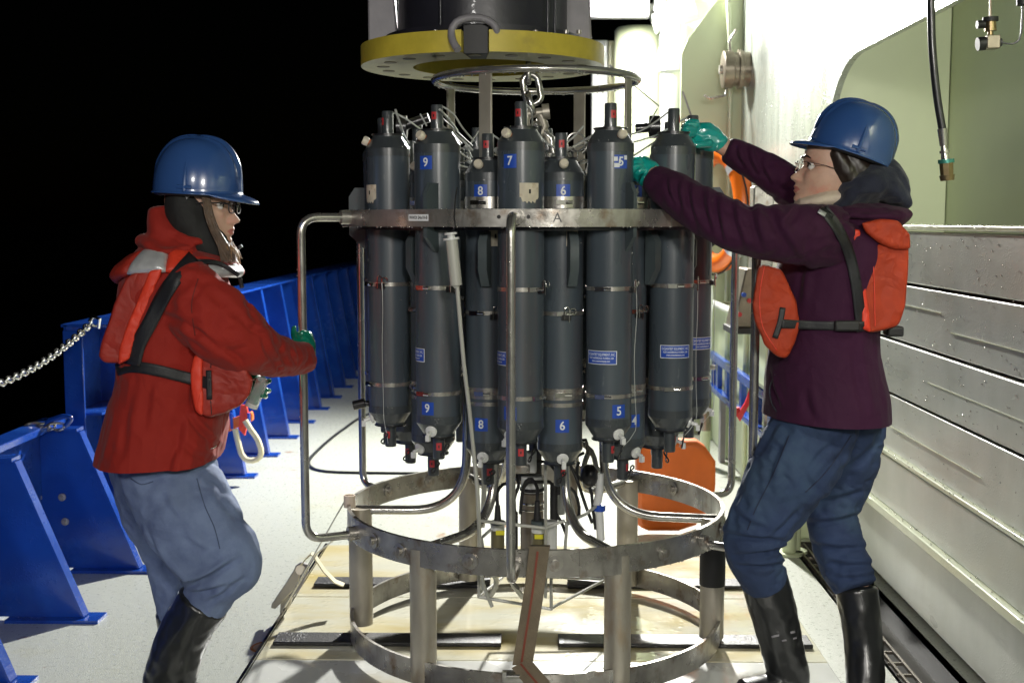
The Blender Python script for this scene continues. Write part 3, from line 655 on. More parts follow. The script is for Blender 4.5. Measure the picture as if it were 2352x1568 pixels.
    # flat weld lip at the leg foot
for a in (-5, -65, 55, -125, 115, 175):
    pth = round_path([pol(a, .63, 1.462), pol(a, .79, 1.462), pol(a, .79, .462), pol(a, .63, .462)], .055, 8)
    o = fb(MB().tube(pth, .0135, 12), 'guard_tube', M['steel_tube'])
    fb(MB().cyl(pol(a, .632, 1.462), pol(a, .665, 1.462), .022), 'socket', M['steel'])
    fb(MB().cyl(pol(a, .625, .466), pol(a, .655, .466), .022), 'socket', M['steel'])
washer = MB().lathe([(0, 0), (.024, 0), (.024, .004), (.013, .005), (.013, .014), (0, .015)], 18, (0, 0, 0), (0, -1, 0)).mesh('bolt', M['steel'])
for a, z in ((-52, .475), (-40, .468), (-17.5, .472), (1.5, .466), (5, .474), (37, .473), (54, .48), (70, .47)):
    put('bolt', washer, fr, pol(a, RR - .003, z) - F0, (0, 0, R(a)))
for a, z in ((-9.5, 1.462), (-2, 1.462)):
    fb(MB().cyl(pol(a, RR - .002, z), pol(a, RR + .0012, z), .0055), 'hole', M['black'])
for a in (-140, -120, 150, 125, 160):
    put('bolt', washer, fr, pol(a, RR - .018, .475) - F0, (0, 0, R(a + 180)))
# ring lettering
def text_mb(body, size, m, name='lettering', bold=0.0, ext=0.0):
    c = bpy.data.curves.new('t', 'FONT'); c.body = body; c.size = size; c.align_x = 'CENTER'; c.align_y = 'CENTER'; c.offset = bold
    c.resolution_u = 3
    o = bpy.data.objects.new('t', c); me = bpy.data.meshes.new_from_object(o)
    bpy.data.objects.remove(o); me.materials.clear(); me.materials.append(m); me.name = name; return me
def wrap(me, r, a, z, squash=1.0, cx=0, cy=0):      # bend flat lettering round a vertical cylinder
    for v in me.vertices:
        an = a + v.co.x * squash / r; zz = z + v.co.y
        v.co = Vector((cx + r * math.sin(an), cy - r * math.cos(an), zz))
    return me
def patch(r, a, wd, z0, z1, mats, name='label', torn=None, cx=0, cy=0, n=10):
    mb = MB(); vs_ = []; fs = []
    for i in range(n + 1):
        an = a + (i / n - .5) * wd / r
        zb = z0 + (torn(i / n) if torn else 0)
        vs_ += [(cx + r * math.sin(an), cy - r * math.cos(an), zb), (cx + r * math.sin(an), cy - r * math.cos(an), z1)]
    fs = [(2 * i, 2 * i + 2, 2 * i + 3, 2 * i + 1) for i in range(n)]
    mb.add(vs_, fs); return mb.mesh(name, mats, sharp=False)
lb_ = put('ring_label', patch(RR + .0008, R(-32.2), .072, 1.4505, 1.4695, M['lbl_white'], cx=XC, cy=YC), fr, -F0)
put('lettering', wrap(text_mb('WHOI 24x10-B', .0125, M['black'], bold=.0003), RR + .0016, R(-32.2), 1.4600, .80, XC, YC), lb_)
put('stamped_letter', wrap(text_mb('A', .038, M['darkmetal']), RR + .0012, R(5.3), 1.459, 1, XC, YC), fr, -F0)
# bracket plates through the ring
def plate(a, r0, zt, zb, t=.012, w=.036, foot=.045):
    p0 = [(r0, zt - .03), (r0 - .02, zt), (r0 - w, zt), (r0 - w, zb + foot), (r0 - w, zb), (r0 - w + .012, zb), (r0, zb + foot)]
    d = (pol(a + 90, 1, 0) - pol(a + 90, 0, 0)) * t
    return MB().prism([pol(a, r, z) - d / 2 for r, z in p0], d)
for a in (-31, 27, 87, 147, -153, -92):
    fb(plate(a, RR - .014, 1.56, 1.36, w=.06), 'bracket_plate', M['pvc_edge'])
for a in (-46, -17, 12, 43, 72, -70):
    fb(plate(a, .535, 1.42, 1.26, t=.026, w=.04, foot=.05), 'inner_bracket', M['pvc_edge'])
# centre post and lifting gear
fb(MB().cyl((XC, YC, .5), (XC, YC, 1.76), .022), 'centre_post', M['darkmetal'])
fb(MB().cyl((XC, YC, 1.50), (XC, YC, 1.62), .13, n=32), 'release_drum', M['darkmetal'])
fb(MB().cyl((XC, YC, 1.62), (XC, YC, 1.64), .09, n=32), 'release_plate', M['steel'])
for i in range(24):
    a = i * 15 + 7
    fb(MB().box(pol(a, .135, 1.625), (.012, .022, .035), Matrix.Rotation(R(a), 3, 'Z')), 'release_pin', M['white'])
# top hoop
ZTR = at_z(186, YC); TR_ = .332
fb(MB().tube([pol(a, TR_, ZTR) for a in range(0, 360, 5)], .012, 12, closed=True), 'top_ring', M['steel_tube'])
for a in (-28, 62, 152, -118):
    rot = Matrix.Rotation(R(a), 3, 'Z')
    p = pol(a, TR_ - .004, (ZTR + 1.50) / 2)
    fb(MB().box(p, (.044, .008, ZTR - 1.50), rot), 'support_bar', M['zinc'], bevel=.002)
# a-frame of the bail
fb(MB().tube([(XC - .07, YC, 1.60), (XC - .05, YC, 1.72), (XC + .0, YC, 1.77), (XC + .05, YC, 1.72), (XC + .07, YC, 1.60)], .013), 'bail', M['steel_tube'])
for s in (-1, 1):
    fb(MB().cyl((XC + s * .05, YC, 1.64), (XC + s * .05, YC, 1.67), .02), 'bail_pin', M['steel_tube'])
# side arms with black knobs
for (u0, v0, u1, v1, Y) in ((920, 292, 985, 270, 4.3), (1460, 296, 1500, 292, 4.3)):
    fb(MB().cyl(P(u0, v0, Y), P(u1, v1, Y), .017).cyl(P(u1 if u1 > 1200 else u0, v1 if u1 > 1200 else v0, Y) + Vector((-.012, 0, 0)), P(u1 if u1 > 1200 else u0, v1 if u1 > 1200 else v0, Y) + Vector((.022, 0, 0)), .04), 'side_arm', M['blk'])
# worn webbing strap laid over the lower ring and running down
ws = thing('tie_down_strap', 'worn grey webbing strap with a red thread tied over the lower hoop', 'strap', P(1230, 1262, 3.4)); o0 = ws.location
wpts = [P(1240, 1252, 3.50), P(1240, 1256, 3.405), P(1238, 1265, 3.398), P(1226, 1360, 3.40), P(1212, 1450, 3.40), P(1200, 1526, 3.41)]
def ribbon(pts, wd, side, th=.003):
    mb = MB(); vs_ = []; side = Vector(side).normalized(); n = len(pts)
    for i, p in enumerate(pts):
        T = (pts[min(i + 1, n - 1)] - pts[max(i - 1, 0)]).normalized(); nn = T.cross(side).normalized()
        for s1, s2 in ((-1, -1), (1, -1), (1, 1), (-1, 1)): vs_.append(p + side * s1 * wd / 2 + nn * s2 * th / 2)
    fs = [(i * 4 + k, i * 4 + (k + 1) % 4, i * 4 + 4 + (k + 1) % 4, i * 4 + 4 + k) for i in range(n - 1) for k in range(4)] + [(3, 2, 1, 0), tuple((n - 1) * 4 + k for k in range(4))]
    mb.add(vs_, fs, 0, False); return mb
ribbon(smooth_path(wpts, .03), .058, (1, 0, 0), .004).build('webbing', M['webbing'], ws, loc=-o0)
ribbon([p + Vector((-.004, -.004, 0)) for p in smooth_path(wpts[2:], .03)], .006, (1, 0, 0), .002).build('red_thread', M['webred'], ws, loc=-o0)
w2 = [P(1196, 1522, 3.40), P(1215, 1545, 3.37), P(1245, 1580, 3.33)]
ribbon(w2, .06, (.85, 0, .5), .004).build('webbing', M['webbing'], ws, loc=-o0)
ribbon([p + Vector((0, -.004, 0)) for p in w2], .006, (.85, 0, .5), .002).build('red_thread', M['webred'], ws, loc=-o0)
MB().box(P(1180, 1552, 3.395), (.065, .02, .03)).cyl(P(1163, 1552, 3.38), P(1197, 1552, 3.38), .008).build('buckle', M['bright'], ws, loc=-o0)
# ratchet tie-down at left
rt_ = thing('ratchet_buckle', 'grey ratchet buckle with a cream strap hanging on a thin line at platform left', 'ratchet', P(672, 1350, 4.3)); o0 = rt_.location
q = lambda u, v, d=0: P(u, v, 4.3 + d)
MB().prism([q(690, 1292), q(706, 1296), q(708, 1312), q(690, 1352), q(672, 1372), q(662, 1368), q(664, 1340), q(678, 1300)], (0, .02, 0)).build('ratchet_frame', M['greyplate'], rt_, loc=-o0, bevel=.004)
MB().prism([q(680, 1300, -.015), q(692, 1300, -.015), q(684, 1345, -.015), q(632, 1398, -.015), q(622, 1396, -.015), q(624, 1386, -.015), q(655, 1340, -.015)], (0, .012, 0)).build('handle', M['zinc'], rt_, loc=-o0, bevel=.003)
MB().prism([q(655, 1368), q(672, 1366), q(668, 1385), q(652, 1411), q(642, 1408), q(644, 1385)], (0, .018, 0)).build('hook', M['zinc'], rt_, loc=-o0, bevel=.004)
MB().cyl(q(690, 1308, -.02), q(690, 1308, .04), .018).build('spool', M['zinc'], rt_, loc=-o0)
ribbon([q(692, 1296), q(705, 1280), q(716, 1270), q(722, 1275), q(745, 1310), q(770, 1335), q(790, 1343)], .04, (0, 1, 0), .004).build('webbing', M['rope'], rt_, loc=-o0)
MB().tube([q(645, 1408), q(795, 1145, -.3)], .0025, 6).tube([q(640, 1418, .0), q(728, 1270, 0), P(790, 1220, 3.9)], .003, 6).build('tie_line', M['steel_tube'], rt_, loc=-o0)
MB().band(( .0, 0, 0), .02, -.02, .02, .004, 12).build('cloth_wrap', M['cream'], rt_, loc=P(803, 1150, 4.0) - o0)

# ================================================================== BOTTLES
RB = .0675; ZB = at_z(975, YC - .51, 1187)
HB = at_z(333, YC - .51, 1187) - ZB
bm = {}
bm['body'] = MB().lathe([(RB * .55, -.001), (RB, 0), (RB, HB), (RB * .55, HB + .001)], 40).mesh('body', M['pvc'])
capprof = [(RB + .0012, -.018), (RB + .0012, .006), (RB * .97, .012), (.046, .042), (.046, .047), (.040, .049), (.018, .050), (.018, .118), (.0165, .122), (0, .122)]
bm['cap_top'] = MB().lathe([(r, HB + h) for r, h in capprof], 36).mesh('top_cap', M['pvc2'], 24)
bm['cap_bot'] = MB().lathe([(r, -h * .98) for r, h in capprof], 36).mesh('bottom_cap', M['pvc2'], 24)
bm['lip_top'] = MB().lathe([(0, HB + .046), (.049, HB + .046), (.049, HB + .051), (0, HB + .051)], 32).mesh('flange', M['blk'])
bm['lip_bot'] = MB().lathe([(0, -.046), (.049, -.046), (.049, -.051), (0, -.051)], 32).mesh('flange', M['blk'])
def clampm(z, wd, a0, red=False):
    mb = MB().lathe([(RB + .0003, -wd / 2), (RB + .0022, -wd / 2), (RB + .0022, wd / 2), (RB + .0003, wd / 2)], 40)
    return mb.mesh('hose_clamp', M['hose_clamp'])
bm['clamp'] = clampm(0, .012, 0); bm['clampw'] = clampm(0, .034, 0)
bm['buckle'] = MB().box((-.012, 0, 0), (.028, .005, .0125)).cyl((.002, -.003, 0), (.022, -.003, 0), .0048, n=10).mesh('buckle', M['bright'])
bm['knob'] = MB().lathe([(0, 0), (.012, 0), (.014, .004), (.014, .015), (.011, .019), (0, .019)], 20, (0, 0, 0), (0, -1, .45)).mesh('vent_knob', M['knob'])
bm['seal'] = MB().lathe([(0, -.006), (.0105, -.006), (.0105, .003), (0, .003)], 16, (0, 0, 0), (0, -1, .45)).mesh('seal', M['knobr'])
bm['valve'] = MB().lathe([(0, 0), (.017, 0), (.018, .006), (.014, .009), (.006, .010), (.006, .03), (0, .031)], 18, (0, 0, 0), (0, -1, -.3)).box((.0, -.03, -.018), (.012, .012, .018)).mesh('drain_valve', M['white'])
bm['tag'] = None
def tagm(z):
    return patch(.0186, 0, .017, z - .011, z + .011, M['tagred'], n=4)
bm['tagt'] = tagm(HB + .090); bm['tagb'] = tagm(-.080)
bm['tagmk'] = MB().box((0, -.0190, 0), (.004, .0006, .008)).mesh('print_mark', M['black'])
bm['clip'] = MB().box((0, -.004, -.004), (.028, .010, .016)).mesh('clip_block', M['blk'])
bm['eye'] = MB().tube([(-.007, -.012, -.012), (-.007, -.012, .018)] + [(-.007 + .007 - .007 * math.cos(a), -.012, .018 + .009 * math.sin(a)) for a in [R(x) for x in range(20, 180, 20)]] + [(.007, -.012, .016), (.007, -.012, -.018)], .0014, 6).mesh('pin', M['bright'])
bm['ringeye'] = MB().tube([(.018 + .009 * math.cos(a), -.014, .014 + .009 * math.sin(a)) for a in [2 * PI * i / 14 for i in range(14)]], .0016, 6, closed=True).mesh('ring_eye', M['bright'])
bm['hook'] = MB().tube([(0.006 * math.sin(a * 2), 0, -.02 + .02 * math.cos(a)) for a in [2 * PI * i / 20 for i in range(20)]], .0026, 6, closed=True).mesh('swivel_hook', M['blk'])
bm['num_b'] = patch(RB + .0006, 0, .041, -.0195, .0195, M['lbl_blue'], 'number_label', n=8)
bm['co_w'] = patch(RB + .0006, 0, .098, -.0200, .0200, M['lbl_white'], 'maker_label', n=16)
bm['co_b'] = patch(RB + .0010, 0, .0935, -.0180, .0180, M['lbl_blue'], 'blue_panel', n=16)
co = []
for s, sz, z, sq in (('OCEANTEST EQUIPMENT, INC.', .0105, .0090, .58), ('FORT LAUDERDALE, FLORIDA, USA', .0078, -.0015, .62), ('www.oceantestequip.com', .0072, -.0100, .66)):
    me = text_mb(s, sz, M['lbl_text'], bold=.00025)
    xs = [v.co.x for v in me.vertices]; wdt = max(xs) - min(xs); tgt = {.0105: .088, .0078: .080, .0072: .058}[sz]
    co.append(wrap(me, RB + .0015, 0, z, tgt / wdt))
bm['co_text'] = co
num_cache = {}
def num_mesh(s):
    if s not in num_cache: num_cache[s] = wrap(text_mb(s, .036, M['lbl_white'], bold=.0006), RB + .0012, 0, 0, .95)
    return num_cache[s]
def torn(f): return .012 * abs(math.sin(f * 9.3)) + (.016 if f > .66 else 0) * (f - .66) * 3
def torn2(f): return .018 * max(0, math.sin(f * 5 + 2.2)) + .004 * math.sin(f * 31)
bm['paper1'] = patch(RB + .0007, 0, .045, -.024, .016, M['paper'], 'paper_label', torn, n=14)
bm['paper2'] = patch(RB + .0007, 0, .060, -.030, .024, M['paper'], 'paper_label', torn2, n=14)
bm['paper3'] = patch(RB + .0007, 0, .040, -.030, .030, M['paper'], 'paper_label', n=8)
bm['pmark'] = MB().box((0, -RB - .0009, 0), (.006, .0004, .012)).mesh('print_mark', M['black'])
rnd = random.Random(3)
def bottle(no, a, r, dz, view, label, front, up=True, paper=None, low=True, company=True, wide=False, valve_da=0, knob_da=0, digits=True, clip_da=25, buckle_da=0):
    p = pol(a, r, ZB + dz)
    rz = R(view) + math.atan2(-p.x, p.y) * 1.0
    t = thing('water_sampling_bottle', label, 'bottle', p, 'grey sampling bottles clamped round the frame', rz=rz)
    def ch(k, nm, par=t, z=0, da=0, rad=None):
        o = put(nm, bm[k] if isinstance(k, str) else k, par)
        if rad is not None:
            o.location = (rad * math.sin(R(da)), -rad * math.cos(R(da)), z); o.rotation_euler = (0, 0, R(da))
        else:
            o.location = (0, 0, z); o.rotation_euler = (0, 0, R(da))
        return o
    ch('body', 'body')
    ct = ch('cap_top', 'top_cap'); cb = ch('cap_bot', 'bottom_cap')
    ch('lip_top', 'flange', ct); ch('lip_bot', 'flange', cb)
    cw = 'clampw' if wide else 'clamp'
    for z in ((HB * .90, HB * .50, HB * .205) if wide else (HB * .752, HB * .492, HB * .105)):
        o = ch(cw if z != HB * .50 else 'clamp', 'hose_clamp', z=z)
        if front: ch('buckle', 'buckle', o, 0, buckle_da + rnd.uniform(-8, 8), RB + .004)
    if wide: ch('clamp', 'hose_clamp', z=HB * .205 - .032)
    if not front: return t
    tg = ch('tagt', 'red_tag', ct, da=knob_da * .2); o = ch('tagmk', 'print_mark', tg, HB + .09)
    tg = ch('tagb', 'red_tag', cb, da=30); o = ch('tagmk', 'print_mark', tg, -.08)
    kn = ch('knob', 'vent_knob', ct, HB + .026, knob_da - 3, .060); ch('seal', 'seal', ct, HB + .026, knob_da - 3, .058)
    ch('valve', 'drain_valve', cb, -.025, valve_da, .056)
    if digits:
        nb = ch('num_b', 'number_label', z=HB * .94); put('digit', num_mesh(no), nb)
    if low:
        nb = ch('num_b', 'number_label', z=HB * (.09 if wide else .052)); 
        if digits: put('digit', num_mesh(no), nb)
    if company:
        cw_ = ch('co_w', 'maker_label', z=HB * .246, da=-48); ch('co_b', 'blue_panel', cw_)
        for me in bm['co_text']: put('lettering', me, cw_)
    if paper:
        pp = ch(paper[0], 'paper_label', z=paper[2], da=paper[1]); ch('pmark', 'print_mark', pp)
    cl = ch('clip', 'clip_block', z=HB * .492, da=clip_da, rad=RB); ch('eye', 'pin', cl); ch('ringeye', 'ring_eye', cl)
    # lanyard from the top spout inward, and down the side
    pts = [Vector((.010, .016, HB + .118)), Vector((.025, .05, HB + .10)), Vector((.02, .12, HB + .06)), Vector((0, .22, HB + .03))]
    ln = put('lanyard', MB().tube(smooth_path(pts, .02), .0028, 6).mesh('lanyard', M['clearnyl']), t)
    ln.rotation_euler = (0, 0, R(a) - rz + R(rnd.uniform(-12, 12)))
    an = R(clip_da + 6)
    cord = [Vector((math.sin(an) * (RB + .012), -math.cos(an) * (RB + .012), z)) for z in (HB * .5, HB * .4, HB * .25, HB * .1, -.02)]
    for i_, c_ in enumerate(cord): c_.x += .004 * math.sin(i_ * 2.1)
    cord += [Vector((math.sin(an) * .045, -math.cos(an) * .045, -.07)), Vector((math.sin(an) * .03, -math.cos(an) * .03, -.105))]
    if no in ('5', '3', '1', '11'): put('cord', MB().tube(smooth_path(cord, .03), .0011, 5).mesh('cord', M['clearnyl']), t)
    hk = put('swivel_hook', bm['hook'], t, cord[-2]); hk.rotation_euler = (0.2, .5, R(clip_da))
    return t
ro, ri, dzi = .51, .42, -.082
G = 'grey sampling bottle '
b11 = bottle('11', -65, ro, .0, -62, G + 'at far left with torn cream paper and no number', True, paper=('paper2', 4, HB * .84), low=False, company=False, digits=False, knob_da=-22, valve_da=-20, clip_da=40)
bottle('9', -35, ro, 0, -30, G + 'marked 9 on blue stickers top and bottom', True, knob_da=-11, valve_da=8, clip_da=62)
bottle('7', -5, ro, 0, -28, G + 'marked 7 with torn cream paper behind the front tube', True, paper=('paper2', 50, HB * .835), knob_da=-6, valve_da=-5, clip_da=85, buckle_da=70)
b5 = bottle('5', 25, ro, 0, 27, G + 'marked 5 with a full blue maker label', True, knob_da=6, valve_da=3, clip_da=45, buckle_da=-40)
bottle('3', 55, ro, 0, 61, G + 'without a number standing below both teal gloves', True, digits=False, low=False, knob_da=130, valve_da=30, clip_da=30, buckle_da=-55)
bottle('1', 85, ro, 0, 88, G + 'rightmost on the frame half hidden behind its neighbour', True, digits=False, low=False, knob_da=110, valve_da=30, clip_da=-10, buckle_da=-60)
bottle('8', -20, ri, dzi, -19, G + 'with digit 8 set lower beside the hanging syringe', True, wide=True, company=False, paper=('paper3', 38, HB * .78), knob_da=-2, valve_da=3, clip_da=35)
bottle('6', 10, ri, dzi, 6, G + 'with digit 6 set lower right of the front guard tube', True, wide=True, company=False, paper=('paper3', 25, HB * .78), knob_da=4, valve_da=2, clip_da=8)
bottle('4', 40, ri, dzi, 30, G + 'with digit 4 set lower behind the near teal glove', True, wide=True, company=False, knob_da=4, valve_da=12, clip_da=10)
bottle('10', -50, ri, dzi, -45, G + 'mostly hidden behind the one marked 9', True, wide=True, company=False, digits=False, low=False, clip_da=60)
bottle('12', -80, ri, dzi, -70, G + 'mostly hidden behind the far left one', True, wide=True, company=False, digits=False, low=False, clip_da=60)
bottle('2', 70, ri, dzi, 80, G + 'low at right with a plain black bottom spout', True, wide=True, company=False, digits=False, low=False, clip_da=60)
for k, a in enumerate((-95, -125, -155, 175, 145, 115)):
    bottle('', a, ro, 0, a, G + 'in the rear outer row behind the numbered ones', False)
for k, a in enumerate((-110, -140, -170, 160, 130, 100)):
    bottle('', a, ri, dzi, a, G + 'in the rear inner row behind the numbered ones', False, wide=True)
for dz_, wd_, da_ in ((.008, .012, -14), (-.010, .016, -11), (.002, .006, -4), (.012, .010, 12)):
    put('worn_patch', patch(RB + .0016, R(da_), wd_, HB * .94 + dz_ - .006, HB * .94 + dz_ + .006, M['lbl_white'], n=3), b5)
bpy.context.view_layer.update(); i11 = b11.matrix_world.inverted()
bv_ = MB().cyl(i11 @ P(812, 931, 3.9), i11 @ P(838, 925, 3.9), m_of(11, 3.9)).cyl(i11 @ P(838, 925, 3.9), i11 @ P(862, 930, 3.9), m_of(7, 3.9))
bv_.build('side_valve', M['blk'], b11)
# shiny tangled lanyard ends over the centre
ly = thing('lanyard_bundle', 'tangle of wet shiny release cords over the frame centre', 'cords', (XC, YC, 1.6)); o0 = ly.location
segs = [((908, 252, 3.8), (925, 300, 3.85)), ((918, 290, 3.85), (938, 330, 3.9)), ((1010, 252, 3.6), (1050, 300, 3.75)), ((1012, 268, 3.65), (1085, 335, 3.9)), ((1035, 300, 3.8), (1085, 345, 3.9)), ((1010, 285, 3.65), (1060, 330, 3.8)),
        ((965, 262, 3.7), (980, 290, 3.7)), ((1075, 340, 3.9), (1100, 300, 4.0)), ((1400, 300, 3.7), (1300, 345, 3.95)), ((1375, 305, 3.75), (1290, 355, 3.9)), ((1230, 300, 3.9), (1285, 345, 3.9)), ((1180, 300, 3.7), (1215, 345, 3.9)),
        ((1340, 290, 4.0), (1290, 335, 3.95)), ((1185, 265, 3.6), (1205, 245, 3.6)), ((1490, 285, 3.9), (1510, 250, 3.85))]
for a_, b_ in segs:
    a_, b_ = P(*a_), P(*b_); md = (a_ + b_) / 2 + Vector((0, 0, rnd.uniform(-.012, .006)))
    MB().tube(smooth_path([a_, md, b_], .02), rnd.uniform(.002, .004), 6).build('cord', M['clearnyl'], ly, loc=-o0)
for k in range(16):
    a = rnd.uniform(-80, 100); p_ = pol(a, rnd.uniform(.16, .26), rnd.uniform(1.56, 1.68))
    MB().cyl(p_, p_ + Vector((rnd.uniform(-.03, .03), rnd.uniform(-.02, .02), rnd.uniform(.0, .03))), rnd.uniform(.006, .012), n=10).build('crimp', M['white' if k % 2 else 'steel_tube'], ly, loc=-o0)
for k in range(9):
    a = rnd.uniform(-70, 70); p_ = pol(a, .27, rnd.uniform(1.60, 1.70)); r_ = rnd.uniform(.02, .03)
    MB().tube([p_ + Vector((r_ * math.cos(t_), 0, r_ * math.sin(t_))) for t_ in [2 * PI * i / 14 for i in range(14)]], .003, 6, closed=True).build('shackle_eye', M['steel_tube'], ly, loc=-o0)
# large plastic syringe hanging in front
Ys = 3.36
sy = thing('plastic_syringe', 'large translucent plastic syringe with long tube hung over the ring', 'syringe', P(1038, 545, Ys)); o0 = sy.location
q = lambda u, v: P(u, v, Ys)
MB().cyl(q(1037, 550), q(1048, 655), m_of(14, Ys), m_of(14, Ys), 20).cyl(q(1048, 655), q(1049, 662), m_of(9, Ys), m_of(5, Ys)).build('barrel', M['sylk'], sy, loc=-o0)
MB().cyl(q(1036, 546), q(1036.6, 551), m_of(19, Ys), n=20).cyl(q(1035, 534), q(1035.5, 539), m_of(15, Ys), n=20).cyl(q(1035.3, 537), q(1037, 550), m_of(9, Ys)).build('plunger', M['white'], sy, loc=-o0)
tp = [q(1050, 655), q(1056, 730), P(1066, 840, 3.38), P(1078, 940, 3.42), P(1088, 1040, 3.46), P(1096, 1120, 3.45), P(1100, 1200, 3.5), P(1104, 1290, 3.62), P(1110, 1340, 3.7), P(1130, 1392, 3.72)]
MB().tube(smooth_path(tp, .04), m_of(5, Ys), 10).build('long_tube', M['sylk'], sy, loc=-o0)
MB().tube([q(1037, 536), q(1046, 520), q(1043, 500), q(1046, 455), q(1050, 430)], .002, 6).build('hanging_cord', M['blk'], sy, loc=-o0)
# ================================================================== instruments inside the frame
ins = thing('instrument_package', 'cluster of metal sensor housings and cables under the bottles', 'instruments', (XC, YC, .2)); o0 = ins.location
def hous(u, v0, v1, hw, Y, m_, name='housing', n=24):
    a_, b_ = P(u, v0, Y), P(u, v1, Y); return MB().cyl(a_, b_, m_of(hw, Y), n=n).build(name, m_, ins, loc=-o0, bevel=.002)
hs = hous(1222, 1130, 1275, 27, 3.95, M['titan']); hous(1222, 1092, 1128, 26, 3.95, M['white'], 'cap'); hous(1222, 1118, 1126, 28.5, 3.95, M['black'], 'collar'); hous(1222, 1150, 1156, 28.5, 3.95, M['bright'], 'collar'); hous(1222, 1166, 1170, 28.2, 3.95, M['bright'], 'collar')
for (u, v0, v1, hw, Y, m_) in ((1143, 1215, 1262, 16, 3.85, 'olive'), (1238, 1218, 1265, 17, 3.78, 'olive'), (1265, 1195, 1270, 15, 3.85, 'white'), (1285, 1070, 1180, 13, 3.98, 'white'), (1313, 1078, 1195, 14, 4.1, 'zinc'), (1176, 1175, 1265, 14, 3.98, 'darkmetal'), (1195, 1060, 1100, 20, 4.0, 'darkmetal'), (1272, 1110, 1200, 9, 3.9, 'black')):
    hous(u, v0, v1, hw, Y, M[m_])
hous(1143, 1203, 1216, 16.5, 3.85, M['white'], 'cap'); hous(1238, 1203, 1222, 17.5, 3.78, M['white'], 'cap'); hous(1143, 1196, 1203, 18, 3.85, M['pvc_edge'], 'cap'); hous(1238, 1194, 1203, 19, 3.78, M['pvc_edge'], 'cap')
for (u, v, Y) in ((1149, 1223, 3.82), (1238, 1232, 3.75)):
    MB().box(P(u, v, Y) + Vector((0, -.0, 0)), (.028, .004, .014)).build('yellow_sticker', M['yel'], ins, loc=-o0)
hous(1252, 1262 - 60, 1262, 2.5, 3.8, M['yel'], 'strip')
for (u, v0, v1, Y) in ((1143, 1160, 1198, 3.85), (1234, 1150, 1196, 3.78), (1178, 1110, 1175, 3.98)):
    a_, b_ = P(u, v0, Y), P(u, v1, Y); MB().cyl(a_, b_, .008, .012).build('plug', M['black'], ins, loc=-o0)
cabs = [[(1143, 1160, 3.85), (1142, 1130, 3.85), (1155, 1112, 3.88), (1175, 1108, 3.92)], [(1234, 1150, 3.78), (1234, 1120, 3.8), (1222, 1100, 3.85), (1208, 1105, 3.88), (1200, 1130, 3.9), (1195, 1180, 3.9)], [(1200, 1125, 3.9), (1212, 1108, 3.88), (1235, 1106, 3.88), (1262, 1106, 3.9)],
        [(1262, 1106, 3.9), (1275, 1125, 3.9), (1268, 1160, 3.9), (1290, 1200, 3.9), (1300, 1225, 3.9)], [(1185, 1200, 3.9), (1180, 1150, 3.9), (1192, 1110, 3.9), (1180, 1085, 3.95)], [(1330, 1060, 4.0), (1325, 1090, 4.0), (1355, 1120, 4.0), (1362, 1170, 4.0), (1368, 1215, 4.0)], [(1340, 1040, 4.05), (1310, 1060, 4.0), (1325, 1100, 4.0), (1345, 1160, 3.95), (1360, 1200, 3.95)],
        [(1180, 1068, 3.9), (1250, 1060, 3.9), (1280, 1090, 3.88), (1283, 1135, 3.88)], [(1290, 1110, 3.95), (1320, 1130, 4.0), (1330, 1180, 4.0), (1300, 1205, 3.9)], [(1325, 1015, 3.9), (1345, 1010, 3.9), (1350, 1040, 3.95)], [(1186, 1320, 3.6), (1175, 1330, 3.65), (1190, 1350, 3.75)]]
for c_ in cabs:
    MB().tube(smooth_path([P(*p) for p in c_], .02), .0055, 8).build('cable', M['black'], ins, loc=-o0)
for c_ in ([(1378, 1085, 4.0), (1376, 1135, 4.0), (1370, 1160, 4.0)], [(1376, 1165, 4.0), (1380, 1240, 4.0)]):
    MB().tube(smooth_path([P(*p) for p in c_], .02), .014, 10).build('white_pipe', M['white'], ins, loc=-o0)
MB().cyl(P(1377, 1158, 4), P(1377, 1172, 4), .02).build('blue_joint', M['lbl_blue'], ins, loc=-o0)
for c_ in ([(1355, 1030, 4.1), (1340, 1075, 4.1), (1345, 1115, 4.1), (1375, 1130, 4.0)], [(1320, 1010, 4.1), (1358, 1035, 4.1), (1372, 1085, 4.1)], [(1108, 1050, 4.2), (1112, 1110, 4.2), (1108, 1210, 4.2)], [(1170, 1325, 3.7), (1185, 1350, 3.75), (1200, 1370, 3.8)], [(1105, 1330, 3.9), (1120, 1372, 3.9), (1140, 1340, 3.85), (1135, 1318, 3.8)]):
    MB().tube(smooth_path([P(*p) for p in c_], .02), .009, 8).build('clear_hose', M['sylk'], ins, loc=-o0)
# mixed small fittings and the white valve block
MB().box(P(1213, 1060, 3.9), (.055, .04, .07)).build('valve_block', M['white'], ins, loc=-o0, bevel=.006)
MB().box(P(1196, 1075, 3.88), (.06, .04, .03)).build('clamp_block', M['steel'], ins, loc=-o0, bevel=.006)
MB().ball(P(1354, 1092, 4.0), (.03, .03, .04)).build('black_float', M['blk'], ins, loc=-o0)
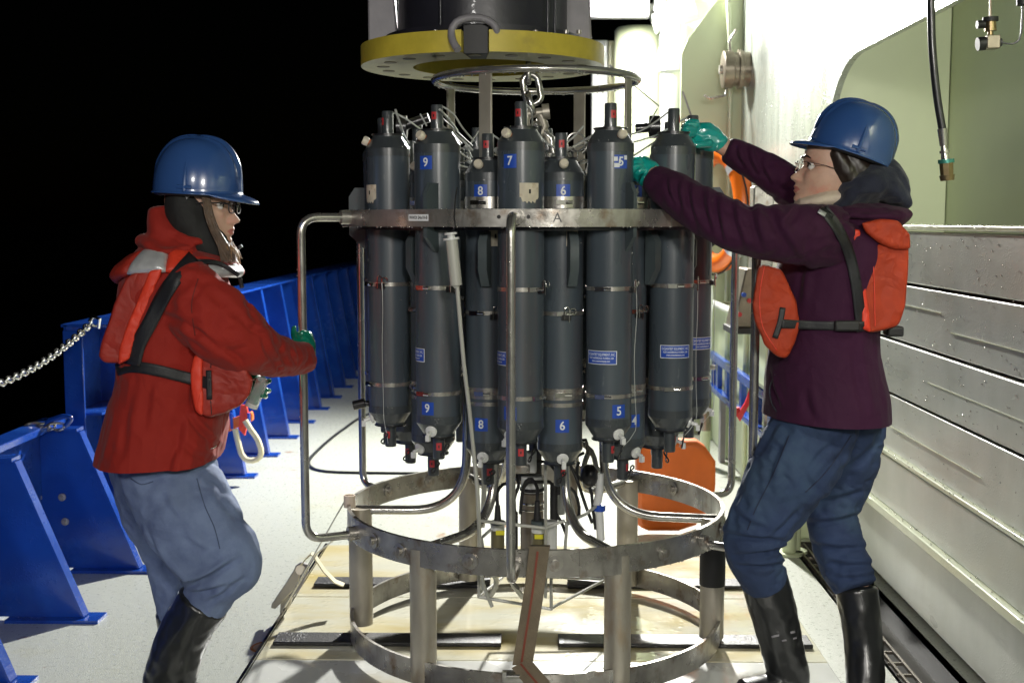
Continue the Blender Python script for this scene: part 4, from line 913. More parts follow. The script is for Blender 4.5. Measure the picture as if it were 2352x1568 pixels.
# thin rod cage
Yf, Ybk = 3.72, 4.15
rods = [[(1253, 1060, Yf), (1253, 1372, Yf)], [(1100, 1195, Yf), (1253, 1212, Yf)], [(1253, 1212, Yf), (1295, 1195, Yf), (1302, 1205, Yf), (1298, 1260, Yf)], [(1100, 1195, Yf), (1100, 1370, Yf)],
        [(1100, 1370, Yf), (1266, 1398, Yf)], [(1266, 1320, Yf), (1266, 1400, Yf)], [(1266, 1396, Yf), (1390, 1330, Ybk)], [(1100, 1370, Yf), (1160, 1320, Ybk)], [(1160, 1320, Ybk), (1390, 1330, Ybk)], [(1110, 1265, 3.8), (1106, 1235, 3.8), (1128, 1215, 3.8)], [(1302, 1200, 3.8), (1345, 1180, 3.9), (1372, 1160, 4)]]
for rd in rods:
    MB().tube([P(*p) for p in rd], .0052, 8).build('cage_rod', M['sylk'], ins, loc=-o0)
for a in (-28, 32, 92, 152, -148, -88):
    MB().cyl(pol(a, .225, .95), pol(a, .225, 1.20), .014).build('stay', M['steel_tube'], ins, loc=-o0)
# ================================================================== docking collar above
Yd = 4.2; DC = P(1109, 157, Yd); RD = .41; zd = DC.z
dk = thing('docking_head', 'black lifting housing with a thick yellow foam collar hanging above the frame', 'winch head', (DC.x, DC.y, zd)); o0 = dk.location
na = 13
thk = .066
def ringseg(a0, a1, name, m, r0=.235, r1=RD, z0=0, z1=thk, n=60):
    mb = MB(); vs_ = []
    for i in range(n + 1):
        a = a0 + (a1 - a0) * i / n; s_, c_ = math.sin(a), -math.cos(a)
        for (r, z) in ((r1, z0), (r1, z1), (r0, z1), (r0, z0)): vs_.append((r * s_, r * c_, z))
    fs = [(i * 4 + k, i * 4 + 4 + k, i * 4 + 4 + (k + 1) % 4, i * 4 + (k + 1) % 4) for i in range(n) for k in range(4)] + [(0, 1, 2, 3), tuple(n * 4 + k for k in (3, 2, 1, 0))]
    mi = [0] * len(fs)
    mb.add(vs_, fs); mb.m = [1 if (j % 4 == 3 and j < n * 4) else 0 for j in range(len(fs))]
    return mb.build(name, m, dk)
g0, g1 = R(-7), R(5)
ringseg(g1, g0 + 2 * PI, 'foam_collar', [M['yellow'], M['yellow_pale']])
ringseg(g0 + .004, g1 - .004, 'notch_block', [M['black'], M['black']], r1=RD - .035, z1=thk + .02, n=8)
hole = MB().cyl((0, 0, -.002), (0, 0, .004), .021, n=20).mesh('bolt_hole', M['olive'])
for i in range(18):
    a = R(18 + i * 20); put('bolt_hole', hole, dk, (.335 * math.sin(a), -.335 * math.cos(a), 0))
MB().lathe([(.236, .002), (.236, thk + .05), (.225, thk + .05), (.225, .002)], 48).build('inner_sleeve', M['yellow'], dk)
MB().lathe([(.0, thk + .04), (.31, thk + .02), (.33, thk + .008), (.33, thk + .03), (.285, thk + .035), (.285, .6), (0, .6)], 56).build('housing_shell', M['darkmetal'], dk)
for (u0, u1) in ((846, 913), (1292, 1360)):
    xa, xb_ = P(u0, 50, Yd - .02).x - DC.x, P(u1, 50, Yd - .02).x - DC.x
    sl = .008 if u0 < 1000 else 0
    MB().prism([(xa, -.03, thk + .012), (xb_, -.03, thk + .012), (xb_ - .01, -.03, .24), (xb_ - .012, -.03, .6), (xa, -.03, .6), (xa, -.03, .03 + thk)], (0, .05, 0)).build('side_fin', M['greyplate'], dk, bevel=.006)
for (u, hw) in ((1010, 3), (1258, 3), (1275, 3)):
    x = P(u, 50, Yd - .3).x - DC.x; MB().cyl((x, -.27, thk), (x, -.27, .6), m_of(hw, 4)).build('rib', M['darkmetal'], dk)
MB().tube(smooth_path([P(1052, 115, 3.76), P(1040, 95, 3.78), P(1037, 72, 3.8), P(1048, 52, 3.8), P(1072, 42, 3.8), P(1105, 42, 3.8), P(1130, 53, 3.8), P(1141, 70, 3.8), P(1137, 88, 3.82)]), .012).build('cable_loop', M['greyplate'], dk, loc=-o0)
for u in (1000, 1060, 1180, 1230, 1300, 1330): MB().cyl(P(u, 78, 3.9), P(u, 70, 3.9), .008).build('bolt', M['steel'], dk, loc=-o0)
# lifting chain, shackle and hook
hc = thing('lifting_hook', 'heavy steel chain link and shackle lifting the frame', 'hook', P(1225, 200, YC)); o0 = hc.location
def linkat(u0, v0, u1, v1, w_, r_, Y=YC, rotax=0, name='link'):
    a_, b_ = P(u0, v0, Y), P(u1, v1, Y); c_ = (a_ + b_) / 2; d = (b_ - a_) / 2; L_ = d.length; d.normalize()
    sd = Vector((0, 1, 0)) if rotax else d.cross(Vector((0, 1, 0))).normalized()
    pth = []
    for i in range(20):
        t_ = 2 * PI * i / 20; cs, sn = math.cos(t_), math.sin(t_)
        pth.append(c_ + d * (L_ - w_) * (1 if cs > 0 else -1) * (1 if abs(cs) > .05 else 0) + d * w_ * cs + sd * w_ * sn)
    MB().tube(pth, r_, 10, closed=True).build(name, M['steel_tube'], hc, loc=-o0)
linkat(1214, 140, 1214, 190, .018, .009, rotax=1); linkat(1215, 172, 1228, 238, .026, .011); linkat(1212, 215, 1226, 262, .02, .010, rotax=1)
MB().tube(smooth_path([P(1222, 250, YC), P(1208, 275, YC), P(1212, 305, YC), P(1235, 315, YC), P(1252, 290, YC), P(1240, 262, YC)]), .013).build('shackle', M['zinc'], hc, loc=-o0)
MB().cyl(P(1212, 262, YC), P(1262, 256, YC), .015).cyl(P(1246, 258, YC), P(1262, 256, YC), .026).build('shackle_pin', M['zinc'], hc, loc=-o0)
MB().tube([P(1238, 262, YC), P(1252, 300, YC), P(1262, 330, YC)], .011).build('latch', M['zinc'], hc, loc=-o0)
MB().cyl(P(1214, 150, YC), (P(1214, 150, YC).x, YC, 2.5), .009).build('lifting_wire', M['steel_tube'], hc, loc=-o0)
# ================================================================== PEOPLE
DG = None
def S(u, v, hw, Y, ry):
    p = P(u, v, Y); return (p.x, p.y, p.z, m_of(hw, Y), ry)
def loft(mb, st, fold=0.0, ff=26.0, seed=0.0, ref=(0, 1, 0), n=28, step=.010, cap=0.6, sup=1.0):
    ps = catmull(st, step); ref = Vector(ref); rings = []; N = len(ps)
    C = [Vector(p[:3]) for p in ps]; s = 0
    def ringat(c, T, r1, r2, s, fo):
        e1 = T.cross(ref)
        e1 = e1.normalized() if e1.length > 1e-4 else T.orthogonal().normalized()
        e2 = e1.cross(T).normalized(); out = []
        for k in range(n):
            th = 2 * PI * k / n; cs, sn = math.cos(th), math.sin(th)
            m = 1.0
            if fo:
                q = Vector((s * ff + 1.6 * math.sin(th + seed) + seed * 3.1, cs * 1.3 + seed, sn * 1.3))
                f = -(1 - min(1, abs(noise.noise(q)) * 4.2)) ** 1.4; f2 = noise.noise(q * .45 + Vector((5, 1, 2)))
                m = 1 + fo * (f * 1.25 + f2 * 1.1 + .2)
            out.append(c + (e1 * cs * r1 + e2 * sn * r2) * m)
        return out
    for i in range(N):
        T = (C[min(i + 1, N - 1)] - C[max(i - 1, 0)]).normalized()
        if i: s += (C[i] - C[i - 1]).length
        if i == 0 and cap:
            for q in (.97, .8, .5, .2):
                an = q * PI / 2; rr = min(ps[0][3], ps[0][4]) * cap
                rings.append(ringat(C[0] - T * rr * math.sin(an), T, ps[0][3] * math.cos(an), ps[0][4] * math.cos(an), 0, 0))
        rings.append(ringat(C[i], T, max(ps[i][3], .001), max(ps[i][4], .001), s, fold))
        if i == N - 1 and cap:
            for q in (.2, .5, .8, .97):
                an = q * PI / 2; rr = min(ps[-1][3], ps[-1][4]) * cap
                rings.append(ringat(C[-1] + T * rr * math.sin(an), T, ps[-1][3] * math.cos(an), ps[-1][4] * math.cos(an), 0, 0))
    vs_ = [p for r_ in rings for p in r_]; K = len(rings)
    fs = [(j * n + k, (j + 1) * n + k, (j + 1) * n + (k + 1) % n, j * n + (k + 1) % n) for j in range(K - 1) for k in range(n)]
    fs += [tuple(range(n)), tuple((K - 1) * n + k for k in range(n))[::-1]]
    mb.add(vs_, fs); return mb
def fuse(mb, name, mats, voxel=.006, smooth=3, disp=None, parent=None, raw=False, cut=None):
    me = mb.mesh(name + '_raw', mats, sharp=False); o = bpy.data.objects.new('tmp', me); COL.objects.link(o)
    md = o.modifiers.new('r', 'REMESH'); md.mode = 'VOXEL'; md.voxel_size = voxel; md.use_smooth_shade = True
    dg = bpy.context.evaluated_depsgraph_get(); out = bpy.data.meshes.new_from_object(o.evaluated_get(dg)); out.name = name
    bpy.data.objects.remove(o); bpy.data.meshes.remove(me)
    out.materials.clear()
    for m in (mats if isinstance(mats, (list, tuple)) else [mats]): out.materials.append(m)
    nv = len(out.vertices); co = np.empty(nv * 3); out.vertices.foreach_get('co', co); co = co.reshape(-1, 3)
    ed = np.empty(len(out.edges) * 2, int); out.edges.foreach_get('vertices', ed); ed = ed.reshape(-1, 2)
    deg = np.bincount(ed.ravel(), minlength=nv).astype(float)[:, None]; deg[deg == 0] = 1
    for it in range(smooth):
        acc = np.zeros_like(co)
        for ax in range(3):
            acc[:, ax] = np.bincount(ed[:, 0], co[ed[:, 1], ax], nv) + np.bincount(ed[:, 1], co[ed[:, 0], ax], nv)
        co = co * .45 + acc / deg * .55
    out.vertices.foreach_set('co', co.ravel()); out.update()
    if disp:
        no = np.empty(nv * 3); out.vertices.foreach_get('normal', no); no = no.reshape(-1, 3)
        d = np.array([disp(Vector(c)) for c in co]); co = co + no * d[:, None]
        out.vertices.foreach_set('co', co.ravel()); out.update()
    if cut:
        import bmesh
        bb = bmesh.new(); bb.from_mesh(out)
        bmesh.ops.bisect_plane(bb, geom=bb.verts[:] + bb.edges[:] + bb.faces[:], plane_co=cut[0], plane_no=cut[1], clear_inner=True)
        bb.to_mesh(out); bb.free()
    out.polygons.foreach_set('use_smooth', [True] * len(out.polygons))
    if raw: return out
    return put(name, out, parent, None if parent is None else -parent.location)
def bvh(*objs):
    vs_, fs = [], []
    for o in objs:
        off = Vector(o.location) + (Vector(o.parent.location) if o.parent else Vector()); b = len(vs_)
        vs_ += [v.co + off for v in o.data.vertices]; fs += [[i + b for i in p.vertices] for p in o.data.polygons]
    return BVHTree.FromPolygons(vs_, fs)
def strap_on(tree, path, wpx, name, m, parent, off=.006, th=.003, Yd=3.4, step=9):
    """webbing laid over the body surface along a path"""
    pth = catmull([(u, v, 0) for u, v in path], step); n = len(pth); W = 5; g = []
    for i in range(n):
        a = pth[max(i - 1, 0)]; b = pth[min(i + 1, n - 1)]; d = np.array([b[0] - a[0], b[1] - a[1]]); d = d / (np.linalg.norm(d) + 1e-9); nn = (-d[1], d[0]); row = []
        for k in range(W):
            t = (k / (W - 1) - .5) * wpx; r_ = ray(pth[i][0] + nn[0] * t, pth[i][1] + nn[1] * t).normalized()
            h = tree.ray_cast(CAM, r_)
            row.append((h[3] if h[0] is not None else None, r_))
        g.append(row)
    vs_ = []
    for i, row in enumerate(g):
        ds = [x[0] for x in row if x[0] is not None]
        base = (sum(ds) / len(ds)) if ds else None
        if base is None:
            near = [sum(x[0] for x in g[j] if x[0] is not None) / max(1, sum(1 for x in g[j] if x[0] is not None)) for j in range(n) if any(x[0] is not None for x in g[j])]
            base = near[0] if near else Yd
        g[i] = [((x[0] if x[0] is not None and abs(x[0] - base) < .03 else base), x[1]) for x in row]
    D = np.array([[x[0] for x in row] for row in g])
    for _ in range(8):
        E = D.copy(); E[1:-1] = (D[:-2] + D[1:-1] * 2 + D[2:]) / 4; D = E
    for i, row in enumerate(g):
        for k in range(W): vs_.append(CAM + row[k][1] * (D[i, k] - off))
    mb = MB().add(vs_, [(i * W + k, i * W + k + 1, (i + 1) * W + k + 1, (i + 1) * W + k) for i in range(n - 1) for k in range(W - 1)])
    o = mb.build(name, m, parent, loc=-parent.location, sharp=False)
    sd = o.modifiers.new('thick', 'SOLIDIFY'); sd.thickness = th; sd.offset = 0
    return o
def xsurf(tree, u, v, off=0.004, Yd=3.4):
    r_ = ray(u, v).normalized(); h = tree.ray_cast(CAM, r_); d = h[3] if h[0] is not None else Yd
    return CAM + r_ * (d - off)
# ---- head
def interp(z, tab):
    tab = sorted(tab); zs_ = [t[0] for t in tab]; xs = [t[1] for t in tab]; return float(np.interp(z, zs_, xs))
def smoothtab(tab, z, s=.003): return sum(interp(z + d, tab) for d in (-s * 2, -s, 0, s, s * 2)) / 5
def head_mesh(mb, Mx, chin=1.0, nosef=1.0, ears=False):
    T_face = [(.125, .0), (.118, .045), (.10, .070), (.07, .088), (.04, .094), (.018, .092), (.0, .083), (-.03, .086), (-.05, .088), (-.07, .088), (-.085, .086), (-.10, .090), (-.110, .084), (-.118, .062), (-.122, .03)]
    T_mid = [(.03, 0), (.012, .003), (.002, .004), (-.01, .011), (-.025, .020), (-.036, .029 * nosef), (-.043, .031 * nosef), (-.049, .022), (-.053, .011), (-.060, .0115), (-.0655, .0155), (-.0695, .011), (-.0715, .0085), (-.075, .0135), (-.080, .012), (-.086, .004), (-.096, .006), (-.106, .005), (-.115, 0)]
    T_sig = [(.03, .02), (.0, .009), (-.03, .010), (-.042, .0125), (-.052, .016), (-.06, .021), (-.08, .021), (-.10, .02), (-.12, .02)]
    T_back = [(.125, 0), (.118, .05), (.10, .075), (.06, .095), (.0, .098), (-.04, .085), (-.07, .062), (-.10, .048), (-.122, .03)]
    T_w = [(.125, .004), (.118, .040), (.10, .060), (.06, .073), (.02, .075), (-.02, .071), (-.05, .066), (-.075, .057), (-.095, .046), (-.11, .034), (-.122, .014)]
    nz, na_ = 120, 112; vs_ = []; mi = []
    zsr = [.125 - .247 * k / nz for k in range(nz + 1)]
    for z in zsr:
        xf = smoothtab(T_face, z); xb_ = smoothtab(T_back, z); wd = smoothtab(T_w, z); md = smoothtab(T_mid, z, .0012); sg = interp(z, T_sig)
        for k in range(na_):
            t = k / na_; th = 2 * PI * t
            th = th - .38 * math.sin(th)          # denser in front
            c, s_ = math.cos(th), math.sin(th)
            x = (xf if c > 0 else xb_) * (abs(c) ** .92) * (1 if c > 0 else -1); y = wd * (abs(s_) ** .95) * (1 if s_ > 0 else -1)
            if c > 0:
                x += md * math.exp(-(y / sg) ** 2)
                for sy in (-1, 1):
                    x -= .013 * math.exp(-((y - sy * .031) / .016) ** 2 - ((z - .001) / .012) ** 2)
                    x += .004 * math.exp(-((y - sy * .030) / .02) ** 2 - ((z - .021) / .007) ** 2)
                    x += .006 * math.exp(-((y - sy * .012) / .006) ** 2 - ((z + .043) / .006) ** 2)
                    x += .005 * math.exp(-((y - sy * .042) / .018) ** 2 - ((z + .030) / .018) ** 2)
            vs_.append(Mx @ Vector((x, y, z)))
    b0 = len(mb.f)
    fs = []; mis = []
    for j in range(nz):
        for k in range(na_):
            fs.append((j * na_ + k, (j + 1) * na_ + k, (j + 1) * na_ + (k + 1) % na_, j * na_ + (k + 1) % na_))
            zz = zsr[j]; th = 2 * PI * k / na_; th -= .38 * math.sin(th)
            yy = .066 * math.sin(th)
            mis.append(1 if (-.081 < zz < -.0625 and abs(yy) < .023 * (1 - abs(zz + .0715) / .013) ** .5 if abs(zz + .0715) < .013 else False) and math.cos(th) > 0 else 0)
    fs += [tuple(range(na_)), tuple(nz * na_ + k for k in range(na_))[::-1]]; mis += [0, 0]
    mb.add(vs_, fs); mb.m[b0:] = mis
    for sy in ((-1, 1) if ears else ()):      # ears
        pth = [Mx @ Vector((-.008 + .016 * math.cos(a) - .004 * math.sin(a), sy * (.075 + .006 * (1 - math.cos(a)) / 2), -.012 + .030 * math.sin(a))) for a in [2 * PI * i / 16 for i in range(16)]]
        mb.tube(pth, .0065, 8, closed=True); mb.ball(Mx @ Vector((-.006, sy * .076, -.014)), .014, 10, 7)
def face_bits(Mx, par, glasses, gm):
    off = -par.location
    for sy in (-1, 1):
        e = MB().ball((0, 0, 0), .0118, 16, 10).build('eye', M['eye'], par, loc=Mx @ Vector((.0690, sy * .031, -.001)) + off)
        MB().ball(Mx.to_3x3() @ Vector((.0085, sy * .001, 0)), (.0055, .0055, .0055), 12, 8).build('iris', M['iris'], e)
        lid = [Mx @ Vector((.0845 - .010 * ((t - .5) * 2) ** 2, sy * (.018 + .026 * t), .003 + .005 * math.sin(PI * t))) for t in [i / 6 for i in range(7)]]
        MB().tube(lid, .0018, 6).build('eyelid', M['hair_d'], par, loc=off)
        br = [Mx @ Vector((.0955 - .016 * t * t, sy * (.014 + .034 * t), .020 + .006 * math.sin(PI * t))) for t in [i / 6 for i in range(7)]]
        MB().tube(br, [.002, .0032, .0034, .003, .0026, .002, .001], 6).build('eyebrow', M['hair_d'], par, loc=off)
    gl = bpy.data.objects.new('glasses', None); COL.objects.link(gl); gl.parent = par; gl.location = off
    for sy in (-1, 1):
        rr = []
        for i in range(20):
            a = 2 * PI * i / 20; hh = .017 if glasses != 'round' else .017
            ex = 1 if glasses == 'round' else .72
            y = .021 * (abs(math.cos(a)) ** ex) * (1 if math.cos(a) > 0 else -1); z = hh * (abs(math.sin(a)) ** ex) * (1 if math.sin(a) > 0 else -1)
            rr.append(Mx @ Vector((.106 - .10 * (y * sy + .0) * .6 - .003, sy * .0 + sy * .031 + y, z - .004)))
        MB().tube(rr, .0018 if glasses != 'round' else .0011, 6, closed=True).build('rim', gm, gl)
        MB().add(rr, [tuple(range(20))]).build('lens', M['lens'], gl)
        MB().tube([Mx @ Vector((.101, sy * .052, .004)), Mx @ Vector((.092, sy * .070, .006)), Mx @ Vector((.04, sy * .079, .006)), Mx @ Vector((-.01, sy * .080, .0))], .0022 if glasses != 'round' else .0011, 6).build('temple', gm, gl)
    MB().tube([Mx @ Vector((.108, -.012, .0)), Mx @ Vector((.113, 0, .003)), Mx @ Vector((.108, .012, .0))], .0016, 6).build('bridge', gm, gl)
def hard_hat(Mx, par):
    off = -par.location; nA, nT = 120, 34; vs_ = []
    a_, b_, H = .125, .112, .152
    def dome(ph, t):
        el = t * PI / 2
        rho = math.cos(el) ** .72; z = H * math.sin(el) ** .95
        x = a_ * rho * math.cos(ph); y = b_ * rho * math.sin(ph)
        fade = min(1, max(0, (t - .12) / .2))
        rg = fade * (.0085 * math.exp(-(y / .011) ** 4) + .0050 * math.exp(-((abs(y) - .030) / .006) ** 2)) * (1 if t < .97 else .9)
        k = 1 + rg / .13
        z0 = .0045 * max(0, 1 - ((t - .0) / .2)) if False else 0
        return Vector((x * k, y * k, z * (1 + rg / H) + z0))
    for j in range(nT + 1):
        t = j / nT * .995
        for i in range(nA): vs_.append(dome(2 * PI * i / nA, t))
    fs = [(j * nA + i, j * nA + (i + 1) % nA, (j + 1) * nA + (i + 1) % nA, (j + 1) * nA + i) for j in range(nT) for i in range(nA)]
    fs.append(tuple(nT * nA + i for i in range(nA)))
    # rim and peak
    R_ = []
    for q in range(1, 8):
        f = q / 7
        for i in range(nA):
            ph = 2 * PI * i / nA; c = math.cos(ph); w_ = .006
            pk = max(0, (c - .50) / .50); pk = pk ** .55 * .044
            ext = w_ + pk; bx = Vector((a_ * c, b_ * math.sin(ph), 0)); d = Vector((c, math.sin(ph), 0))
            if pk > 0: d = Vector((1, math.sin(ph) * .35, 0)).normalized() * min(1, pk / .02) + d * (1 - min(1, pk / .02))
            R_.append(bx + d * ext * f + Vector((0, 0, -.004 * math.sin(min(1, f * 3) * PI / 2) - pk * .40 * f * f - (.004 if q == 7 else 0))))
    b0 = len(vs_); vs_ += R_
    for i in range(nA): fs.append((i, b0 + i, b0 + (i + 1) % nA, (i + 1) % nA))
    for q in range(6):
        for i in range(nA): fs.append((b0 + q * nA + i, b0 + (q + 1) * nA + i, b0 + (q + 1) * nA + (i + 1) % nA, b0 + q * nA + (i + 1) % nA))
    mb = MB().add([Mx @ v for v in vs_], fs)
    o = mb.build('hard_hat', M['hat'], par, loc=off, sharp=False)
    s_ = o.modifiers.new('thick', 'SOLIDIFY'); s_.thickness = .0025; s_.offset = -1
    for ph in (-PI / 2, PI / 2):          # accessory slots
        for dp in (0,):
            pts = [Mx @ (dome(ph + dx, .04) * 1.012) for dx in (-.16, -.08, 0, .08, .16)]
            MB().tube(pts, .0055, 8).build('slot_bump', M['hat'], o)
            pts = [Mx @ (dome(ph, t) * 1.004) for t in (.0, .08, .16, .24, .34)]
            MB().tube(pts, [.006, .006, .005, .004, .001], 8).build('slot_rib', M['hat'], o)
    MB().tube([Mx @ Vector((a_ * .93 * math.cos(t), b_ * .93 * math.sin(t), -.006)) for t in [2 * PI * i / 36 for i in range(36)]], .008, 8, closed=True).build('headband', M['black'], o)
    return o
def fingers(mb, chains, r=.0085, n=12):
    for ch in chains:
        rr = ch[0] if isinstance(ch[0], float) else r; pts = ch[1:] if isinstance(ch[0], float) else ch
        st = []
        for i, p in enumerate(pts):
            v = P(*p); k = rr * (1.08 - .22 * i / (len(pts) - 1)); st.append((v.x, v.y, v.z, k, k))
        loft(mb, st, ref=(.3, .9, .31), n=n, step=.006, cap=1.0)
def frame_mx(pos, fwd_yaw, pitch, roll=0):
    """head: local +x forward; yaw about z; pitch lifts the face"""
    return Matrix.Translation(pos) @ Matrix.Rotation(fwd_yaw, 4, 'Z') @ Matrix.Rotation(-pitch, 4, 'Y') @ Matrix.Rotation(roll, 4, 'X')
def folds(sc, amp, st=(1, 1, 1)):
    def f(c):
        q = Vector((c.x * st[0], c.y * st[1], c.z * st[2])) * sc
        return amp * ((1 - abs(noise.noise(q)) * 2.4) * .6 + noise.noise(q * .4 + Vector((3, 3, 3))) * 1.0)
    return f
MCi = MC.transposed()
def creases(segs, base, ymax):
    def f(c):
        d = base(c) if base else 0
        if c.y > ymax: return d
        q = MCi @ (c - CAM); u = 1176 + FPX * q.x / -q.z; v = 784 - FPX * q.y / -q.z
        for (u0, v0, u1, v1, am, wd) in segs:
            L2 = (u1 - u0) ** 2 + (v1 - v0) ** 2; t = ((u - u0) * (u1 - u0) + (v - v0) * (v1 - v0)) / L2
            if t < -.3 or t > 1.3: continue
            sg = ((u - u0) * (v1 - v0) - (v - v0) * (u1 - u0)) / math.sqrt(L2) + 3.5 * math.sin(t * 4)
            if abs(sg) > wd * 4: continue
            fd = max(0, 1 - (2 * t - 1) ** 2 * .62) if -.3 < t < 1.3 else 0
            d += am * fd * (-math.exp(-(sg / wd) ** 2) + .75 * math.exp(-((sg - wd * 1.9) / (wd * 1.2)) ** 2))
        return d
    return f
# ------------------------------------------------------------------ LEFT PERSON
YL = 3.45
g = P(380, 1650, YL)
pl_ = thing('person', 'person in red jacket and blue hard hat holding the guard tube at left', 'person', (g.x, YL, 0)); LO = pl_.location
HM = frame_mx(P(458, 470, YL), R(-4), R(-2))
bd = MB()
head_mesh(bd, HM)
b2 = MB()
loft(b2, [S(470, 500, 45, YL, .055), S(450, 570, 48, YL, .058), S(430, 640, 80, YL, .13), S(410, 760, 85, YL, .14), S(390, 900, 72, YL, .12), S(375, 1010, 60, YL, .09)])
loft(b2, [S(430, 660, 50, 3.33, .05), S(530, 790, 42, 3.36, .045), S(620, 830, 30, 3.46, .035), S(690, 818, 24, 3.62, .028)])
loft(b2, [S(430, 660, 50, 3.60, .05), S(510, 800, 40, 3.70, .045), S(560, 850, 30, 3.66, .03), S(585, 885, 24, 3.62, .026)])
loft(b2, [S(385, 1080, 60, 3.43, .06), S(500, 1290, 60, 3.36, .065), S(420, 1480, 45, 3.38, .05), S(375, 1635, 35, 3.40, .04)])
loft(b2, [S(350, 1080, 55, 3.56, .06), S(380, 1290, 44, 3.62, .055), S(408, 1430, 30, 3.62, .045), S(404, 1560, 26, 3.62, .035)])
bm_ = fuse(b2, 'torso', M['skin'], .009, 2, raw=True)
bd.add([v.co for v in bm_.vertices], [tuple(p.vertices) for p in bm_.polygons])
bd.build('body', [M['skin'], M['lip']], pl_, loc=-LO, sharp=False)
face_bits(HM, pl_, 'square', M['black'])
hat_l = hard_hat(frame_mx(P(455, 441, YL), R(-4), R(-3)), pl_)
# hood, helmet pad, hair
hb = MB()
loft(hb, [S(425, 440, 40, YL, .085), S(438, 480, 56, YL, .100), S(454, 520, 56, YL, .098), S(484, 560, 46, YL, .090), S(502, 590, 36, YL, .078)])
fuse(hb, 'balaclava', M['hood'], .005, 4, folds(30, .003), pl_)
MB().prism([P(401, 448, 3.368), P(438, 446, 3.36), P(425, 462, 3.36), P(415, 472, 3.362), P(403, 462, 3.366)], (0, .008, 0)).build('helmet_pad', M['silver'], hat_l, loc=-Vector((0, 0, 0)))
hr = MB(); r9 = random.Random(11)
for i in range(110):
    y = r9.uniform(3.37, 3.53); u0 = r9.uniform(505, 535); a_ = P(u0, r9.uniform(556, 570), y); l = r9.uniform(14, 44); dx = r9.uniform(-2, 22)
    b_ = P(u0 + dx * .7, 564 + l * .4, y - .01); c_ = P(u0 + dx * (1 if r9.random() < .9 else 1.8), 564 + l, y + r9.uniform(-.01, .01))
    hr.tube(smooth_path([a_, b_, c_], .012), .0011, 4, caps=False)
hr.build('hair', M['hair_l'], pl_, loc=-LO, sharp=False)['kind'] = 'stuff'
# jacket
jk = MB()
loft(jk, [S(445, 590, 85, YL, .13), S(420, 640, 125, YL, .185), S(405, 720, 128, YL, .195), S(398, 800, 122, YL, .19), S(395, 880, 124, YL, .19), S(382, 960, 134, YL, .195), S(370, 1030, 138, YL, .215), S(362, 1072, 140, YL, .23), S(358, 1140, 142, YL, .23)], fold=.028, ff=7, seed=1.2, cap=.12)
loft(jk, [S(470, 930, 52, YL, .16), S(466, 990, 50, YL, .18), S(450, 1072, 50, YL, .21), S(446, 1140, 52, YL, .215)], fold=.04, ff=9, seed=4, cap=.15)
loft(jk, [S(425, 650, 75, 3.32, .085), S(480, 720, 86, 3.29, .088), S(548, 776, 74, 3.31, .08), S(606, 808, 54, 3.40, .066), S(655, 822, 44, 3.52, .054), S(692, 822, 40, 3.62, .048), S(703, 820, 37, 3.64, .046)], fold=.13, ff=14, seed=2.1, cap=.25)
loft(jk, [S(440, 650, 70, 3.60, .08), S(510, 770, 62, 3.70, .07), S(548, 840, 46, 3.68, .055), S(572, 872, 36, 3.64, .042)], fold=.05, ff=18, seed=5, cap=.25)
# stand collar and rolled hood
loft(jk, [S(372, 478, 26, YL, .062), S(382, 515, 38, YL, .09), S(405, 555, 62, YL, .105), S(440, 590, 92, YL, .12)], fold=.04, ff=9, seed=3, cap=.25)
loft(jk, [S(335, 552, 17, YL, .08), S(362, 558, 24, YL, .12), S(400, 572, 27, YL, .14), S(450, 585, 26, YL, .14), S(500, 597, 20, YL, .125), S(530, 606, 14, YL, .09)], fold=.07, ff=12, seed=6, cap=.8)
jl = fuse(jk, 'jacket', M['redcloth'], .0052, 2, creases([(500, 800, 395, 725, .010, 7), (555, 735, 610, 775, .007, 6), (600, 770, 640, 850, .007, 6), (640, 790, 665, 860, .006, 5), (665, 795, 690, 855, .006, 4), (430, 950, 492, 1022, .010, 6), (420, 1020, 485, 1062, .008, 8), (350, 870, 330, 980, .006, 9), (420, 700, 470, 650, .006, 8), (300, 900, 280, 1040, .006, 10), (355, 590, 470, 570, .008, 6), (390, 540, 480, 575, .008, 6), (452, 860, 440, 940, .008, 6), (560, 840, 520, 800, .008, 7)], folds(16, .0026, (1, 1, .8)), YL + .02), pl_, cut=(P(360, 1086, 3.225), (-.02, 0, 1)))
# trousers
tr = MB()
loft(tr, [S(372, 1030, 104, 3.45, .125), S(386, 1075, 110, 3.43, .13), S(410, 1130, 112, 3.40, .12), S(438, 1190, 113, 3.36, .108), S(472, 1250, 107, 3.34, .096), S(503, 1294, 101, 3.34, .09), S(486, 1346, 68, 3.36, .08), S(470, 1390, 54, 3.37, .072)], fold=.05, ff=11, seed=7, cap=.3)
loft(tr, [S(338, 1055, 86, 3.58, .12), S(350, 1150, 82, 3.60, .11), S(388, 1260, 66, 3.62, .09), S(402, 1360, 50, 3.62, .075), S(412, 1430, 47, 3.62, .07)], fold=.07, ff=10, seed=8, cap=.3)
tl = fuse(tr, 'trousers', M['denim'], .0052, 1, creases([(425, 1350, 545, 1288, .014, 7), (432, 1362, 530, 1345, .010, 6), (445, 1330, 520, 1305, .008, 6), (350, 1250, 415, 1345, .009, 8), (335, 1210, 390, 1330, .007, 7), (300, 1105, 370, 1098, .008, 7), (500, 1120, 540, 1200, .005, 8), (480, 1380, 560, 1330, .008, 6), (370, 1130, 400, 1190, .005, 9), (420, 1230, 470, 1270, .006, 8)], folds(14, .003, (1, 1, 1)), 3.6), pl_)
def boot(st, foot, name, par, seed, text=None):
    mb = MB(); loft(mb, st, fold=.035, ff=10, seed=seed, cap=.12); loft(mb, foot, cap=.8); return fuse(mb, name, M['boot'], .006, 2, folds(18, .0022), par)
